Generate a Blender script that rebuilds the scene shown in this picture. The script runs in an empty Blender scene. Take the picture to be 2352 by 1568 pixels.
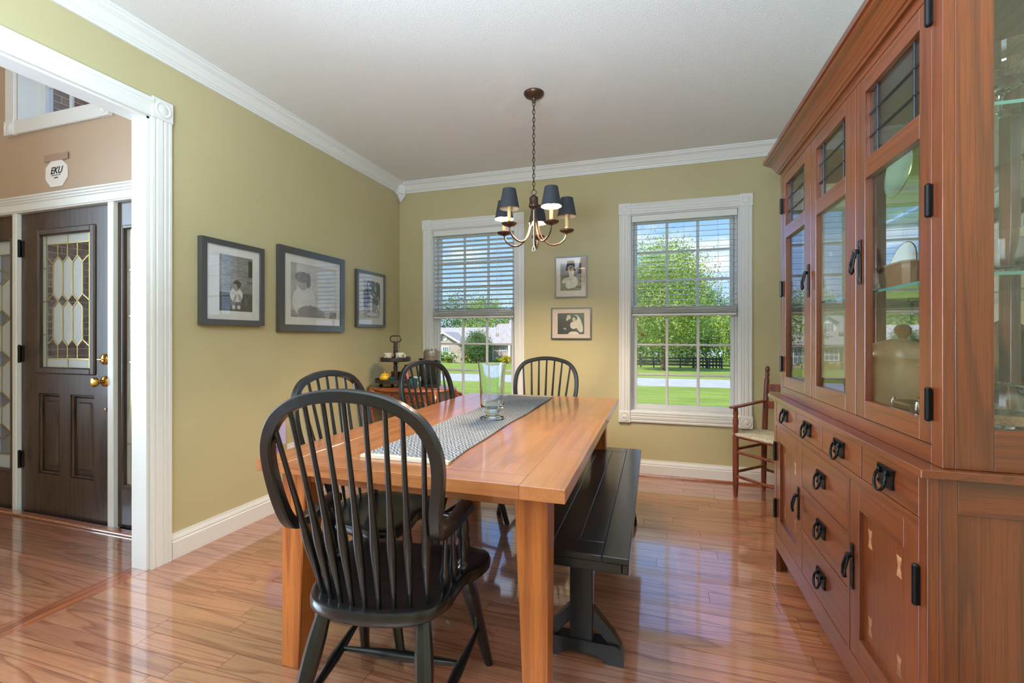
import bpy, math, random
from mathutils import Vector, Matrix
random.seed(11)
S = bpy.context.scene
COL = S.collection
PI = math.pi

# ---------------------------------------------------------------- camera, sky, sun, lights, exposure
cam = bpy.data.cameras.new('camera')
cam.sensor_width = 36.0
cam.lens = 36.0 * 1048 / 2352
cam.shift_y = -12 / 2352
cam.clip_end = 500
cam_o = bpy.data.objects.new('camera', cam)
COL.objects.link(cam_o)
YAW = math.radians(17.3)
cam_o.location = (0, 0, 1.2)
cam_o.rotation_euler = (PI / 2, 0, YAW)
S.camera = cam_o
vs = S.view_settings
vs.view_transform = 'Standard'
vs.look = 'None'
vs.gamma = 1.0
vs.exposure = 0.36
vs.use_curve_mapping = False
S.cycles.max_bounces = 8
S.cycles.diffuse_bounces = 4
S.cycles.glossy_bounces = 4
S.cycles.transmission_bounces = 8
S.cycles.transparent_max_bounces = 20
S.cycles.sample_clamp_indirect = 6.0
S.cycles.caustics_refractive = False
S.cycles.caustics_reflective = False
S.cycles.use_denoising = True
S.cycles.use_adaptive_sampling = True
S.cycles.adaptive_threshold = .06


def nd(t, typ, **kw):
    n = t.nodes.new(typ)
    for k, v in kw.items():
        if k.startswith('i_'):
            n.inputs[k[2:].replace('_', ' ')].default_value = v
        else:
            setattr(n, k, v)
    return n


def ramp(t, fac, stops, interp='LINEAR'):
    n = t.nodes.new('ShaderNodeValToRGB')
    n.color_ramp.interpolation = interp
    e = n.color_ramp.elements
    while len(e) < len(stops):
        e.new(0.5)
    for q, (p, c) in zip(e, stops):
        q.position = p
        q.color = (c[0], c[1], c[2], 1)
    t.links.new(fac, n.inputs['Fac'])
    return n.outputs['Color']


def srgb(r, g, b):
    f = lambda c: (c / 255 / 12.92) if c <= 10 else ((c / 255 + .055) / 1.055) ** 2.4
    return (f(r), f(g), f(b))


w = bpy.data.worlds.new('sky')
S.world = w
w.use_nodes = True
t = w.node_tree
t.nodes.clear()
tc = nd(t, 'ShaderNodeTexCoord')
sx = nd(t, 'ShaderNodeSeparateXYZ')
t.links.new(tc.outputs['Generated'], sx.inputs[0])
blue = ramp(t, sx.outputs['Z'], [(0.0, srgb(176, 196, 224)), (0.14, srgb(128, 164, 214)), (0.35, srgb(108, 148, 206)), (1.0, srgb(90, 134, 200))])
mp = nd(t, 'ShaderNodeMapping')
mp.inputs['Scale'].default_value = (1.4, 1.4, 4.5)
t.links.new(tc.outputs['Generated'], mp.inputs[0])
cn = nd(t, 'ShaderNodeTexNoise', i_Scale=3.2, i_Detail=7.0, i_Roughness=0.55)
t.links.new(mp.outputs[0], cn.inputs['Vector'])
cm = ramp(t, cn.outputs['Fac'], [(0.54, (0, 0, 0)), (0.72, (1, 1, 1))])
mx = nd(t, 'ShaderNodeMixRGB')
t.links.new(cm, mx.inputs['Fac'])
t.links.new(blue, mx.inputs['Color1'])
mx.inputs['Color2'].default_value = (0.58, 0.6, 0.64, 1)
bg = nd(t, 'ShaderNodeBackground', i_Strength=1.65)
t.links.new(mx.outputs[0], bg.inputs['Color'])
wo = nd(t, 'ShaderNodeOutputWorld')
t.links.new(bg.outputs[0], wo.inputs[0])


def lamp(name, typ, energy, loc, rot=(0, 0, 0), color=(1, 1, 1), **kw):
    l = bpy.data.lights.new(name, typ)
    l.energy = energy
    l.color = color
    for k, v in kw.items():
        setattr(l, k, v)
    o = bpy.data.objects.new(name, l)
    COL.objects.link(o)
    o.location = loc
    o.rotation_euler = rot
    return o


def aim(o, d):
    o.rotation_euler = Vector(d).to_track_quat('-Z', 'Y').to_euler()


# afternoon sun from behind the house (the window side is in open shade)
lamp('sun', 'SUN', 5.2, (0, -10, 20), (math.radians(42), 0, math.radians(-28)), (1.0, .95, .86), angle=.02)
COOL = (.62, .82, 1.0)
# fill light added behind the camera, thrown at the ceiling
lamp('ceiling_fill_light', 'AREA', 260, (-.45, -.75, 1.28), (PI, 0, 0), COOL, shape='DISK', size=1.1)
# unseen fill light added at the hall's left wall, shining into the room
hall_fill = lamp('hall_fill_light', 'AREA', 190, (-5.31, -.35, 1.75), (0, -PI / 2, 0), COOL, shape='RECTANGLE', size=2.3, size_y=2.2)
hall_fill.data.spread = math.radians(92)
lamp('foyer_fill_light', 'AREA', 12, (-3.9, .3, 4.7), (0, 0, 0), (1.0, .95, .88), shape='DISK', size=1.2)  # fill light added to brighten the foyer, not a fixture


# ---------------------------------------------------------------- mesh helpers
class MB:
    def __init__(s):
        s.v = []
        s.f = []
        s.x = None

    def add(s, v, f):
        n = len(s.v)
        if s.x is not None:
            v = [s.x @ Vector(p) for p in v]
        s.v += [tuple(p) for p in v]
        s.f += [tuple(i + n for i in q) for q in f]
        return s

    def box(s, x0, x1, y0, y1, z0, z1, c=0.0):
        if x0 > x1: x0, x1 = x1, x0
        if y0 > y1: y0, y1 = y1, y0
        if z0 > z1: z0, z1 = z1, z0
        if c <= 0:
            v = [(x, y, z) for x in (x0, x1) for y in (y0, y1) for z in (z0, z1)]
            return s.add(v, [(0, 1, 3, 2), (4, 6, 7, 5), (0, 4, 5, 1), (2, 3, 7, 6), (0, 2, 6, 4), (1, 5, 7, 3)])
        c = min(c, (x1 - x0) / 2.01, (y1 - y0) / 2.01, (z1 - z0) / 2.01)
        X, Y, Z = (x0, x1), (y0, y1), (z0, z1)
        v = []
        ix = {}
        for a in (0, 1):
            for b in (0, 1):
                for d in (0, 1):
                    ca = c if a == 0 else -c
                    cb = c if b == 0 else -c
                    cd = c if d == 0 else -c
                    ix[a, b, d, 0] = len(v); v.append((X[a], Y[b] + cb, Z[d] + cd))
                    ix[a, b, d, 1] = len(v); v.append((X[a] + ca, Y[b], Z[d] + cd))
                    ix[a, b, d, 2] = len(v); v.append((X[a] + ca, Y[b] + cb, Z[d]))
        f = []

        def q(ids, n):
            p = [Vector(v[i]) for i in ids]
            m = (p[1] - p[0]).cross(p[2] - p[0])
            f.append(tuple(ids) if m.dot(Vector(n)) > 0 else tuple(reversed(ids)))
        for a in (0, 1):
            q([ix[a, 0, 0, 0], ix[a, 1, 0, 0], ix[a, 1, 1, 0], ix[a, 0, 1, 0]], (2 * a - 1, 0, 0))
            q([ix[0, a, 0, 1], ix[1, a, 0, 1], ix[1, a, 1, 1], ix[0, a, 1, 1]], (0, 2 * a - 1, 0))
            q([ix[0, 0, a, 2], ix[1, 0, a, 2], ix[1, 1, a, 2], ix[0, 1, a, 2]], (0, 0, 2 * a - 1))
            for b in (0, 1):
                q([ix[a, b, 0, 0], ix[a, b, 1, 0], ix[a, b, 1, 1], ix[a, b, 0, 1]], (2 * a - 1, 2 * b - 1, 0))
                q([ix[a, 0, b, 0], ix[a, 1, b, 0], ix[a, 1, b, 2], ix[a, 0, b, 2]], (2 * a - 1, 0, 2 * b - 1))
                q([ix[0, a, b, 1], ix[1, a, b, 1], ix[1, a, b, 2], ix[0, a, b, 2]], (0, 2 * a - 1, 2 * b - 1))
                for d in (0, 1):
                    q([ix[a, b, d, 0], ix[a, b, d, 1], ix[a, b, d, 2]], (2 * a - 1, 2 * b - 1, 2 * d - 1))
        return s.add(v, f)

    def sweep(s, pts, sec, up=(0, 0, 1), closed=False, scale=None, caps=True):
        """sec: 2-D section (right, up) swept along pts; up is a hint or a list of hints."""
        P = [Vector(p) for p in pts]
        n, m = len(P), len(sec)
        v = []
        for i in range(n):
            if closed:
                T = P[(i + 1) % n] - P[i - 1]
            else:
                T = P[min(i + 1, n - 1)] - P[max(i - 1, 0)]
            T.normalize()
            u = Vector(up[i] if isinstance(up, list) else up)
            r = T.cross(u)
            if r.length < 1e-5:
                r = T.cross(Vector((1, .01, 0)))
            r.normalize()
            u = r.cross(T)
            k = 1 if scale is None else scale[i]
            kx, ky = k if isinstance(k, tuple) else (k, k)
            for a, b in sec:
                v.append(P[i] + r * (a * kx) + u * (b * ky))
        f = []
        for i in range(n if closed else n - 1):
            j = (i + 1) % n
            for k in range(m):
                l = (k + 1) % m
                f.append((i * m + k, i * m + l, j * m + l, j * m + k))
        if caps and not closed:
            f.append(tuple(range(m - 1, -1, -1)))
            f.append(tuple((n - 1) * m + k for k in range(m)))
        return s.add(v, f)

    def tube(s, pts, r, n=8, closed=False, up=(0, 0, 1), caps=True):
        rr = r if isinstance(r, (list, tuple)) else [r] * len(pts)
        sec = [(math.cos(2 * PI * k / n), math.sin(2 * PI * k / n)) for k in range(n)]
        d = Vector(pts[-1]) - Vector(pts[0])
        if not closed and abs(d.normalized().dot(Vector(up))) > .95:
            up = (.03, 1, .02)
        return s.sweep(pts, sec, up, closed, list(rr), caps)

    def lathe(s, prof, c=(0, 0, 0), n=20, axis='Z', caps=True):
        v = []
        for r, z in prof:
            for k in range(n):
                a = 2 * PI * k / n
                p = (r * math.cos(a), r * math.sin(a), z)
                if axis == 'X': p = (p[2], p[0], p[1])
                if axis == 'Y': p = (p[1], p[2], p[0])
                v.append((p[0] + c[0], p[1] + c[1], p[2] + c[2]))
        f = []
        for i in range(len(prof) - 1):
            for k in range(n):
                l = (k + 1) % n
                f.append((i * n + k, i * n + l, (i + 1) * n + l, (i + 1) * n + k))
        if caps:
            f.append(tuple(range(n - 1, -1, -1)))
            f.append(tuple((len(prof) - 1) * n + k for k in range(n)))
        return s.add(v, f)

    def prism(s, poly, a, b, axis='Z'):
        m = len(poly)
        ar = sum(poly[i][0] * poly[(i + 1) % m][1] - poly[(i + 1) % m][0] * poly[i][1] for i in range(m))
        if ar < 0:
            poly = poly[::-1]
        pl = {'Z': lambda p, h: (p[0], p[1], h), 'X': lambda p, h: (h, p[0], p[1]), 'Y': lambda p, h: (p[1], h, p[0])}[axis]
        v = [pl(p, a) for p in poly] + [pl(p, b) for p in poly]
        f = [tuple(range(m - 1, -1, -1)), tuple(range(m, 2 * m))]
        f += [(k, (k + 1) % m, m + (k + 1) % m, m + k) for k in range(m)]
        return s.add(v, f)

    def mesh(s, name, mat, smooth=None):
        me = bpy.data.meshes.new(name)
        me.from_pydata(s.v, [], s.f)
        if mat is not None:
            me.materials.append(mat)
        if smooth is not None:
            me.polygons.foreach_set('use_smooth', [True] * len(me.polygons))
            me.set_sharp_from_angle(angle=math.radians(smooth))
        me.update()
        return me

    def build(s, name, mat, parent=None, smooth=None):
        return obj(name, s.mesh(name, mat, smooth), parent)


def obj(name, me, parent=None, loc=(0, 0, 0), rz=0.0):
    o = bpy.data.objects.new(name, me)
    COL.objects.link(o)
    o.parent = parent
    o.location = loc
    o.rotation_euler = (0, 0, rz)
    return o


def tag(o, label, cat, group=None):
    o['label'] = label
    o['category'] = cat
    if group: o['group'] = group
    return o


def thing(name, label, cat, loc=(0, 0, 0), rz=0.0, group=None):
    o = bpy.data.objects.new(name, None)
    o.empty_display_size = .1
    COL.objects.link(o)
    o.location = loc
    o.rotation_euler = (0, 0, rz)
    return tag(o, label, cat, group)


def struct(o, label=None):
    o['kind'] = 'structure'
    if label: o['label'] = label
    return o


def sroot(name, loc=(0, 0, 0)):
    o = bpy.data.objects.new(name, None)
    o.empty_display_size = .1
    COL.objects.link(o)
    o.location = loc
    return struct(o)


def copy_tree(o, parent=None):
    c = o.copy()
    COL.objects.link(c)
    c.parent = parent
    for ch in [x for x in bpy.data.objects if x.parent == o]:
        copy_tree(ch, c)
    return c


def bez(p0, p1, p2, p3, n):
    out = []
    for i in range(n + 1):
        k = i / n
        a, b, c, d = (1 - k) ** 3, 3 * k * (1 - k) ** 2, 3 * k * k * (1 - k), k ** 3
        out.append(tuple(a * p0[j] + b * p1[j] + c * p2[j] + d * p3[j] for j in range(3)))
    return out


def crom(P, n=6, closed=False):
    """Catmull-Rom through points"""
    P = [Vector(p) for p in P]
    m = len(P)
    out = []
    for i in range(m if closed else m - 1):
        if closed:
            a, b, c, d = P[i - 1], P[i], P[(i + 1) % m], P[(i + 2) % m]
        else:
            a, b, c, d = P[max(i - 1, 0)], P[i], P[i + 1], P[min(i + 2, m - 1)]
        for k in range(n):
            u = k / n
            out.append(.5 * ((2 * b) + (c - a) * u + (2 * a - 5 * b + 4 * c - d) * u * u + (3 * b - a - 3 * c + d) * u ** 3))
    if not closed: out.append(P[-1].copy())
    return out


def rect(a, b, c=.2):
    """chamfered rectangular section"""
    k = min(a, b) * c
    return [(-a + k, -b), (a - k, -b), (a, -b + k), (a, b - k), (a - k, b), (-a + k, b), (-a, b - k), (-a, -b + k)]


# ---------------------------------------------------------------- materials
def mat(name, color, rough=.5, metal=0.0, coat=0.0, coat_rough=.05, spec=.5, bump=None, noise=None, emit=None, ior=1.5, sheen=0.0, cior=1.5):
    m = bpy.data.materials.new(name)
    m.use_nodes = True
    t = m.node_tree
    b = t.nodes['Principled BSDF']
    b.inputs['Base Color'].default_value = (*color, 1)
    b.inputs['Roughness'].default_value = rough
    b.inputs['Metallic'].default_value = metal
    b.inputs['Coat Weight'].default_value = coat
    b.inputs['Coat Roughness'].default_value = coat_rough
    b.inputs['Specular IOR Level'].default_value = spec
    b.inputs['IOR'].default_value = ior
    b.inputs['Sheen Weight'].default_value = sheen
    b.inputs['Coat IOR'].default_value = cior
    if emit:
        b.inputs['Emission Color'].default_value = (*emit[0], 1)
        b.inputs['Emission Strength'].default_value = emit[1]
    tc = nd(t, 'ShaderNodeTexCoord')
    if noise:
        sc, c2, lo, hi = noise
        n = nd(t, 'ShaderNodeTexNoise', i_Scale=sc, i_Detail=5.0)
        t.links.new(tc.outputs['Object'], n.inputs['Vector'])
        t.links.new(ramp(t, n.outputs['Fac'], [(lo, color), (hi, c2)]), b.inputs['Base Color'])
    if bump:
        sc, st, ds = bump
        n = nd(t, 'ShaderNodeTexNoise', i_Scale=sc, i_Detail=4.0)
        t.links.new(tc.outputs['Object'], n.inputs['Vector'])
        bp = nd(t, 'ShaderNodeBump', i_Strength=st, i_Distance=ds)
        t.links.new(n.outputs['Fac'], bp.inputs['Height'])
        t.links.new(bp.outputs[0], b.inputs['Normal'])
    return m


def wood(name, light, dark, axis='X', rough=.38, coat=.35, coat_rough=.08, rings=26, stretch=.09, scale=7.0,
         vary=.25, pores=.5, blotch=None, coat_ior=1.5, bump=.15, hue=.0, pscale=140.0):
    m = bpy.data.materials.new(name)
    m.use_nodes = True
    t = m.node_tree
    L = t.links.new
    b = t.nodes['Principled BSDF']
    tc = nd(t, 'ShaderNodeTexCoord')
    oi = nd(t, 'ShaderNodeObjectInfo')
    mu = nd(t, 'ShaderNodeMath', operation='MULTIPLY')
    L(oi.outputs['Random'], mu.inputs[0])
    mu.inputs[1].default_value = 53.0
    ad = nd(t, 'ShaderNodeVectorMath', operation='ADD')
    L(tc.outputs['Object'], ad.inputs[0])
    L(mu.outputs[0], ad.inputs[1])
    mp = nd(t, 'ShaderNodeMapping')
    mp.inputs['Scale'].default_value = [stretch if a == axis else 1 for a in 'XYZ']
    L(ad.outputs[0], mp.inputs[0])
    n1 = nd(t, 'ShaderNodeTexNoise', i_Scale=scale, i_Detail=2.0, i_Roughness=.45)
    L(mp.outputs[0], n1.inputs['Vector'])
    k = nd(t, 'ShaderNodeMath', operation='MULTIPLY')
    L(n1.outputs['Fac'], k.inputs[0])
    k.inputs[1].default_value = rings
    fr = nd(t, 'ShaderNodeMath', operation='FRACT')
    L(k.outputs[0], fr.inputs[0])
    mp2 = nd(t, 'ShaderNodeMapping')
    mp2.inputs['Scale'].default_value = [stretch * .5 if a == axis else 1 for a in 'XYZ']
    L(ad.outputs[0], mp2.inputs[0])
    n2 = nd(t, 'ShaderNodeTexNoise', i_Scale=pscale, i_Detail=3.0, i_Roughness=.7)
    L(mp2.outputs[0], n2.inputs['Vector'])
    g1 = ramp(t, fr.outputs[0], [(0, light), (.55, light), (.9, dark), (1, light)])
    pc = nd(t, 'ShaderNodeMixRGB', blend_type='MULTIPLY')
    L(ramp(t, n2.outputs['Fac'], [(.36, (1 - pores, 1 - pores, 1 - pores)), (.55, (1, 1, 1))]), pc.inputs['Color2'])
    L(g1, pc.inputs['Color1'])
    pc.inputs['Fac'].default_value = .8
    out = pc.outputs[0]
    if blotch:
        n3 = nd(t, 'ShaderNodeTexNoise', i_Scale=blotch[0], i_Detail=4.0, i_Roughness=.6)
        L(ad.outputs[0], n3.inputs['Vector'])
        x = nd(t, 'ShaderNodeMixRGB', blend_type='MIX')
        L(ramp(t, n3.outputs['Fac'], [(blotch[2], (0, 0, 0)), (blotch[3], (1, 1, 1))]), x.inputs['Fac'])
        L(out, x.inputs['Color1'])
        x.inputs['Color2'].default_value = (*blotch[1], 1)
        out = x.outputs[0]
    hs = nd(t, 'ShaderNodeHueSaturation')
    mr = nd(t, 'ShaderNodeMapRange')
    L(oi.outputs['Random'], mr.inputs['Value'])
    mr.inputs['To Min'].default_value = 1 - vary
    mr.inputs['To Max'].default_value = 1 + vary
    L(mr.outputs[0], hs.inputs['Value'])
    L(out, hs.inputs['Color'])
    if hue:
        f2 = nd(t, 'ShaderNodeMath', operation='FRACT')
        L(mu.outputs[0], f2.inputs[0])
        m2 = nd(t, 'ShaderNodeMapRange')
        L(f2.outputs[0], m2.inputs['Value'])
        m2.inputs['To Min'].default_value = .5 - hue
        m2.inputs['To Max'].default_value = .5 + hue
        L(m2.outputs[0], hs.inputs['Hue'])
    L(hs.outputs[0], b.inputs['Base Color'])
    b.inputs['Roughness'].default_value = rough
    b.inputs['Coat Weight'].default_value = coat
    b.inputs['Coat Roughness'].default_value = coat_rough
    b.inputs['Coat IOR'].default_value = coat_ior
    if bump:
        bp = nd(t, 'ShaderNodeBump', i_Strength=bump, i_Distance=.002)
        L(n2.outputs['Fac'], bp.inputs['Height'])
        L(bp.outputs[0], b.inputs['Normal'])
    return m


def pane_mat(name, tint=(1, 1, 1), ior=1.5, rough=0.0, boost=1.0):
    """thin pane: clear transmission plus Fresnel reflection"""
    m = bpy.data.materials.new(name)
    m.use_nodes = True
    t = m.node_tree
    t.nodes.clear()
    ge = nd(t, 'ShaderNodeNewGeometry')
    dp = nd(t, 'ShaderNodeVectorMath', operation='DOT_PRODUCT')
    t.links.new(ge.outputs['Incoming'], dp.inputs[0])
    t.links.new(ge.outputs['Normal'], dp.inputs[1])

    def mm(op, x, y):
        n = nd(t, 'ShaderNodeMath', operation=op)
        for i, q in enumerate((x, y)):
            if isinstance(q, (int, float)): n.inputs[i].default_value = q
            else: t.links.new(q, n.inputs[i])
        return n.outputs[0]
    # Schlick's Fresnel curve, the same from both faces of the sheet
    ac = mm('SUBTRACT', 1.0, mm('ABSOLUTE', dp.outputs['Value'], 0))
    f0 = ((ior - 1) / (ior + 1)) ** 2
    frs = mm('ADD', f0, mm('MULTIPLY', 1 - f0, mm('POWER', ac, 5.0)))
    tr = nd(t, 'ShaderNodeBsdfTransparent')
    tr.inputs['Color'].default_value = (*tint, 1)
    gl = nd(t, 'ShaderNodeBsdfGlossy')
    gl.inputs['Roughness'].default_value = rough
    mx = nd(t, 'ShaderNodeMixShader')
    k = nd(t, 'ShaderNodeMath', operation='MULTIPLY', use_clamp=True)
    t.links.new(frs, k.inputs[0])
    k.inputs[1].default_value = boost
    t.links.new(k.outputs[0], mx.inputs['Fac'])
    t.links.new(tr.outputs[0], mx.inputs[1])
    t.links.new(gl.outputs[0], mx.inputs[2])
    o = nd(t, 'ShaderNodeOutputMaterial')
    t.links.new(mx.outputs[0], o.inputs[0])
    return m


def frosted_mat(name, tint):
    m = bpy.data.materials.new(name)
    m.use_nodes = True
    t = m.node_tree
    t.nodes.clear()
    tl = nd(t, 'ShaderNodeBsdfTranslucent')
    tl.inputs['Color'].default_value = (*tint, 1)
    df = nd(t, 'ShaderNodeBsdfDiffuse')
    df.inputs['Color'].default_value = (*tint, 1)
    gl = nd(t, 'ShaderNodeBsdfGlossy', i_Roughness=.15)
    tc = nd(t, 'ShaderNodeTexCoord')
    n = nd(t, 'ShaderNodeTexNoise', i_Scale=160.0, i_Detail=3.0)
    t.links.new(tc.outputs['Object'], n.inputs['Vector'])
    bp = nd(t, 'ShaderNodeBump', i_Strength=.6, i_Distance=.003)
    t.links.new(n.outputs['Fac'], bp.inputs['Height'])
    t.links.new(bp.outputs[0], gl.inputs['Normal'])
    t.links.new(bp.outputs[0], df.inputs['Normal'])
    m1 = nd(t, 'ShaderNodeMixShader', i_Fac=.45)
    t.links.new(tl.outputs[0], m1.inputs[1])
    t.links.new(df.outputs[0], m1.inputs[2])
    m2 = nd(t, 'ShaderNodeMixShader', i_Fac=.12)
    t.links.new(m1.outputs[0], m2.inputs[1])
    t.links.new(gl.outputs[0], m2.inputs[2])
    o = nd(t, 'ShaderNodeOutputMaterial')
    t.links.new(m2.outputs[0], o.inputs[0])
    return m


def glass_mat(name, color=(1, 1, 1), ior=1.45, rough=0.0):
    m = bpy.data.materials.new(name)
    m.use_nodes = True
    b = m.node_tree.nodes['Principled BSDF']
    b.inputs['Base Color'].default_value = (*color, 1)
    b.inputs['Transmission Weight'].default_value = 1.0
    b.inputs['Roughness'].default_value = rough
    b.inputs['IOR'].default_value = ior
    return m


K = {}
K['wall'] = mat('sage_wall_paint', srgb(192, 181, 142), .42, spec=.35, bump=(260, .06, .001), noise=(1.3, srgb(187, 177, 137), .4, .6))
K['peach'] = mat('peach_wall_paint', srgb(186, 160, 135), .55, bump=(260, .05, .001))
K['white'] = mat('white_trim_paint', srgb(226, 226, 224), .35, spec=.45)
K['wallout'] = mat('outer_wall', srgb(170, 150, 130), .8)
K['ceil'] = mat('textured_ceiling', srgb(226, 226, 224), .8)
t = K['ceil'].node_tree
tc = nd(t, 'ShaderNodeTexCoord')
n1 = nd(t, 'ShaderNodeTexNoise', i_Scale=120.0, i_Detail=4.0, i_Roughness=.6)
t.links.new(tc.outputs['Object'], n1.inputs['Vector'])
h1 = ramp(t, n1.outputs['Fac'], [(.38, (0, 0, 0)), (.5, (.75, .75, .75)), (.62, (1, 1, 1))])
bp = nd(t, 'ShaderNodeBump', i_Strength=.22, i_Distance=.004)
t.links.new(h1, bp.inputs['Height'])
t.links.new(bp.outputs[0], t.nodes['Principled BSDF'].inputs['Normal'])
n3 = nd(t, 'ShaderNodeTexVoronoi', i_Scale=34.0)
t.links.new(tc.outputs['Object'], n3.inputs['Vector'])
K['oak'] = wood('oak_floor', srgb(170, 112, 82), srgb(136, 80, 56), 'X', rough=.32, coat=1.0, coat_rough=.07, rings=12, stretch=.07,
                scale=6.5, vary=.13, pores=.3, coat_ior=2.3, bump=.12, hue=.006)
K['oaky'] = wood('oak_floor_cross', srgb(170, 96, 60), srgb(128, 66, 40), 'Y', rough=.30, coat=1.0, coat_rough=.07, rings=12, stretch=.07,
                 scale=6.5, vary=.1, pores=.3, coat_ior=2.3)
K['gap'] = mat('floor_gap', srgb(40, 20, 12), .9)
K['table'] = wood('table_pine', srgb(174, 106, 58), srgb(156, 90, 46), 'Y', rough=.3, coat=.6, coat_rough=.12, rings=8, stretch=.06, scale=5,
                  vary=.06, pores=.25, blotch=(7, srgb(146, 86, 50), .58, .74), coat_ior=1.95, bump=.1)
K['tablex'] = wood('table_pine_cross', srgb(174, 106, 58), srgb(156, 90, 46), 'X', rough=.3, coat=.6, coat_rough=.12, rings=8, stretch=.06, scale=5,
                   vary=.06, pores=.25, blotch=(7, srgb(146, 86, 50), .58, .74), coat_ior=1.95, bump=.1)
K['tablez'] = wood('table_pine_upright', srgb(184, 104, 42), srgb(146, 74, 26), 'Z', rough=.35, coat=.5, coat_rough=.12, rings=9, stretch=.06, scale=6,
                   vary=.05, pores=.3, bump=.1)
CH = srgb(112, 50, 17), srgb(90, 39, 13)
for ax in 'XYZ':
    K['cab' + ax] = wood('oak_cabinet_' + ax, CH[0], CH[1], ax, rough=.34, coat=.6, coat_rough=.2, rings=16, stretch=.03, scale=5.5, pscale=330.0,
                         vary=.05, pores=.45, bump=.2, coat_ior=1.45)
K['cabin'] = mat('cabinet_shadow_gap', srgb(40, 18, 10), .8)
K['inlay'] = wood('pale_inlay', srgb(168, 118, 84), srgb(150, 100, 68), 'Y', rings=6)
K['black'] = mat('black_chair_paint', srgb(9, 9, 9), .42, coat=.6, coat_rough=.14, spec=.3, noise=(30, srgb(20, 19, 17), .45, .72), bump=(60, .04, .001))
K['bench'] = mat('black_bench_paint', srgb(8, 9, 11), .42, coat=.6, coat_rough=.16, spec=.3, noise=(70, srgb(30, 33, 36), .62, .8), bump=(90, .08, .001))
K['wornrim'] = mat('worn_edge', srgb(120, 84, 50), .5)
K['iron'] = mat('black_iron', srgb(26, 24, 24), .38, .6, bump=(120, .1, .001))
K['hinge'] = mat('hinge_black', srgb(18, 17, 18), .35, .5)
K['bronze'] = mat('oil_rubbed_bronze', srgb(92, 72, 60), .36, .85)
K['brass'] = mat('polished_brass', srgb(222, 178, 92), .18, 1.0)
K['came'] = mat('brass_came', srgb(190, 168, 110), .3, .9)
K['lead'] = mat('dark_lead', srgb(48, 46, 46), .4, .6)
K['doorwood'] = wood('walnut_door', srgb(72, 52, 40), srgb(44, 31, 25), 'Z', rough=.42, coat=.15, rings=12, stretch=.07, scale=6, vary=.05, pores=.35)
K['glass'] = pane_mat('window_pane', (.97, .98, .98), 1.45)
K['hglass'] = pane_mat('cabinet_pane', (.96, .98, .97), 1.62)
K['pglass'] = pane_mat('picture_pane', (1, 1, 1), 1.75)
K['shelf'] = pane_mat('shelf_glass', (.80, .93, .90), 1.5)
K['shelfedge'] = mat('shelf_glass_edge', srgb(70, 130, 120), .12, coat=.5)
K['frost'] = frosted_mat('textured_glass', srgb(232, 234, 226))
K['mirror'] = mat('mirror', (.86, .88, .87), .02, 1.0)
K['crystal'] = glass_mat('crystal', (1, 1, 1), 1.5)
K['vase'] = glass_mat('greenish_glass', (.90, .975, .955), 1.45)
K['blind'] = mat('white_blind_slat', srgb(226, 226, 222), .45)
K['cord'] = mat('white_cord', srgb(220, 220, 214), .7)
K['tassel'] = mat('brown_tassel', srgb(150, 84, 34), .5)
K['vinyl'] = mat('white_vinyl_sash', srgb(214, 214, 216), .4)
K['frame'] = mat('black_picture_frame', srgb(40, 46, 52), .36, coat=1.0, coat_rough=.3, cior=1.9)
K['matte'] = mat('mat_board', srgb(232, 230, 228), .8)
K['mattep'] = mat('mat_board_cream', srgb(226, 208, 196), .8)
# ---------------------------------------------------------------- the setting
LX, DY, RX, CE, RY = -2.481, 4.108, 1.12, 2.742, -3.2
FW = 1.97            # foyer door wall
FL = -5.35           # foyer left wall


def wall_boxes(axis, a0, a1, z0, z1, p0, p1, holes, mb=None):
    """wall slab along axis with rectangular holes (a0,a1,z0,z1)"""
    mb = mb or MB()
    cuts = sorted(set([a0, a1] + [h[0] for h in holes] + [h[1] for h in holes]))
    for u0, u1 in zip(cuts, cuts[1:]):
        hs = sorted([h for h in holes if h[0] <= u0 + 1e-6 and h[1] >= u1 - 1e-6], key=lambda h: h[2])
        z = z0
        for h in hs + [(0, 0, z1, z1)]:
            if h[2] - z > 1e-4:
                if axis == 'X': mb.box(u0, u1, p0, p1, z, h[2])
                else: mb.box(p0, p1, u0, u1, z, h[2])
            z = h[3]
    return mb


W1 = (-2.122, -1.246)
W2 = (-.203, .668)
WZ = (.545, 2.262)
struct(wall_boxes('X', LX - .105, RX + .12, -.02, 2.9, DY, DY + .17, [(*W1, *WZ), (*W2, *WZ)]).build('wall_back', K['wall']))
struct(wall_boxes('Y', RY, DY, 0, 2.9, LX - .105, LX, [(-2.9, 1.685, 0, 2.33)]).build('wall_left', K['wall']))
struct(wall_boxes('Y', RY, DY, -.02, 2.9, RX, RX + .12, []).build('wall_right', K['wall']))
struct(wall_boxes('X', .4, RX, 0, CE, -.24, -.12, []).build('light_block_wall', K['wall']))  # unseen stub added to keep rear light off the cabinet end
struct(wall_boxes('X', LX - .105, RX + .12, -.02, 2.9, RY - .12, RY, []).build('wall_rear', K['wall']))
struct(MB().box(LX - .105, RX + .12, RY - .12, DY + .17, CE, CE + .16).build('ceiling', K['ceil']))
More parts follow.
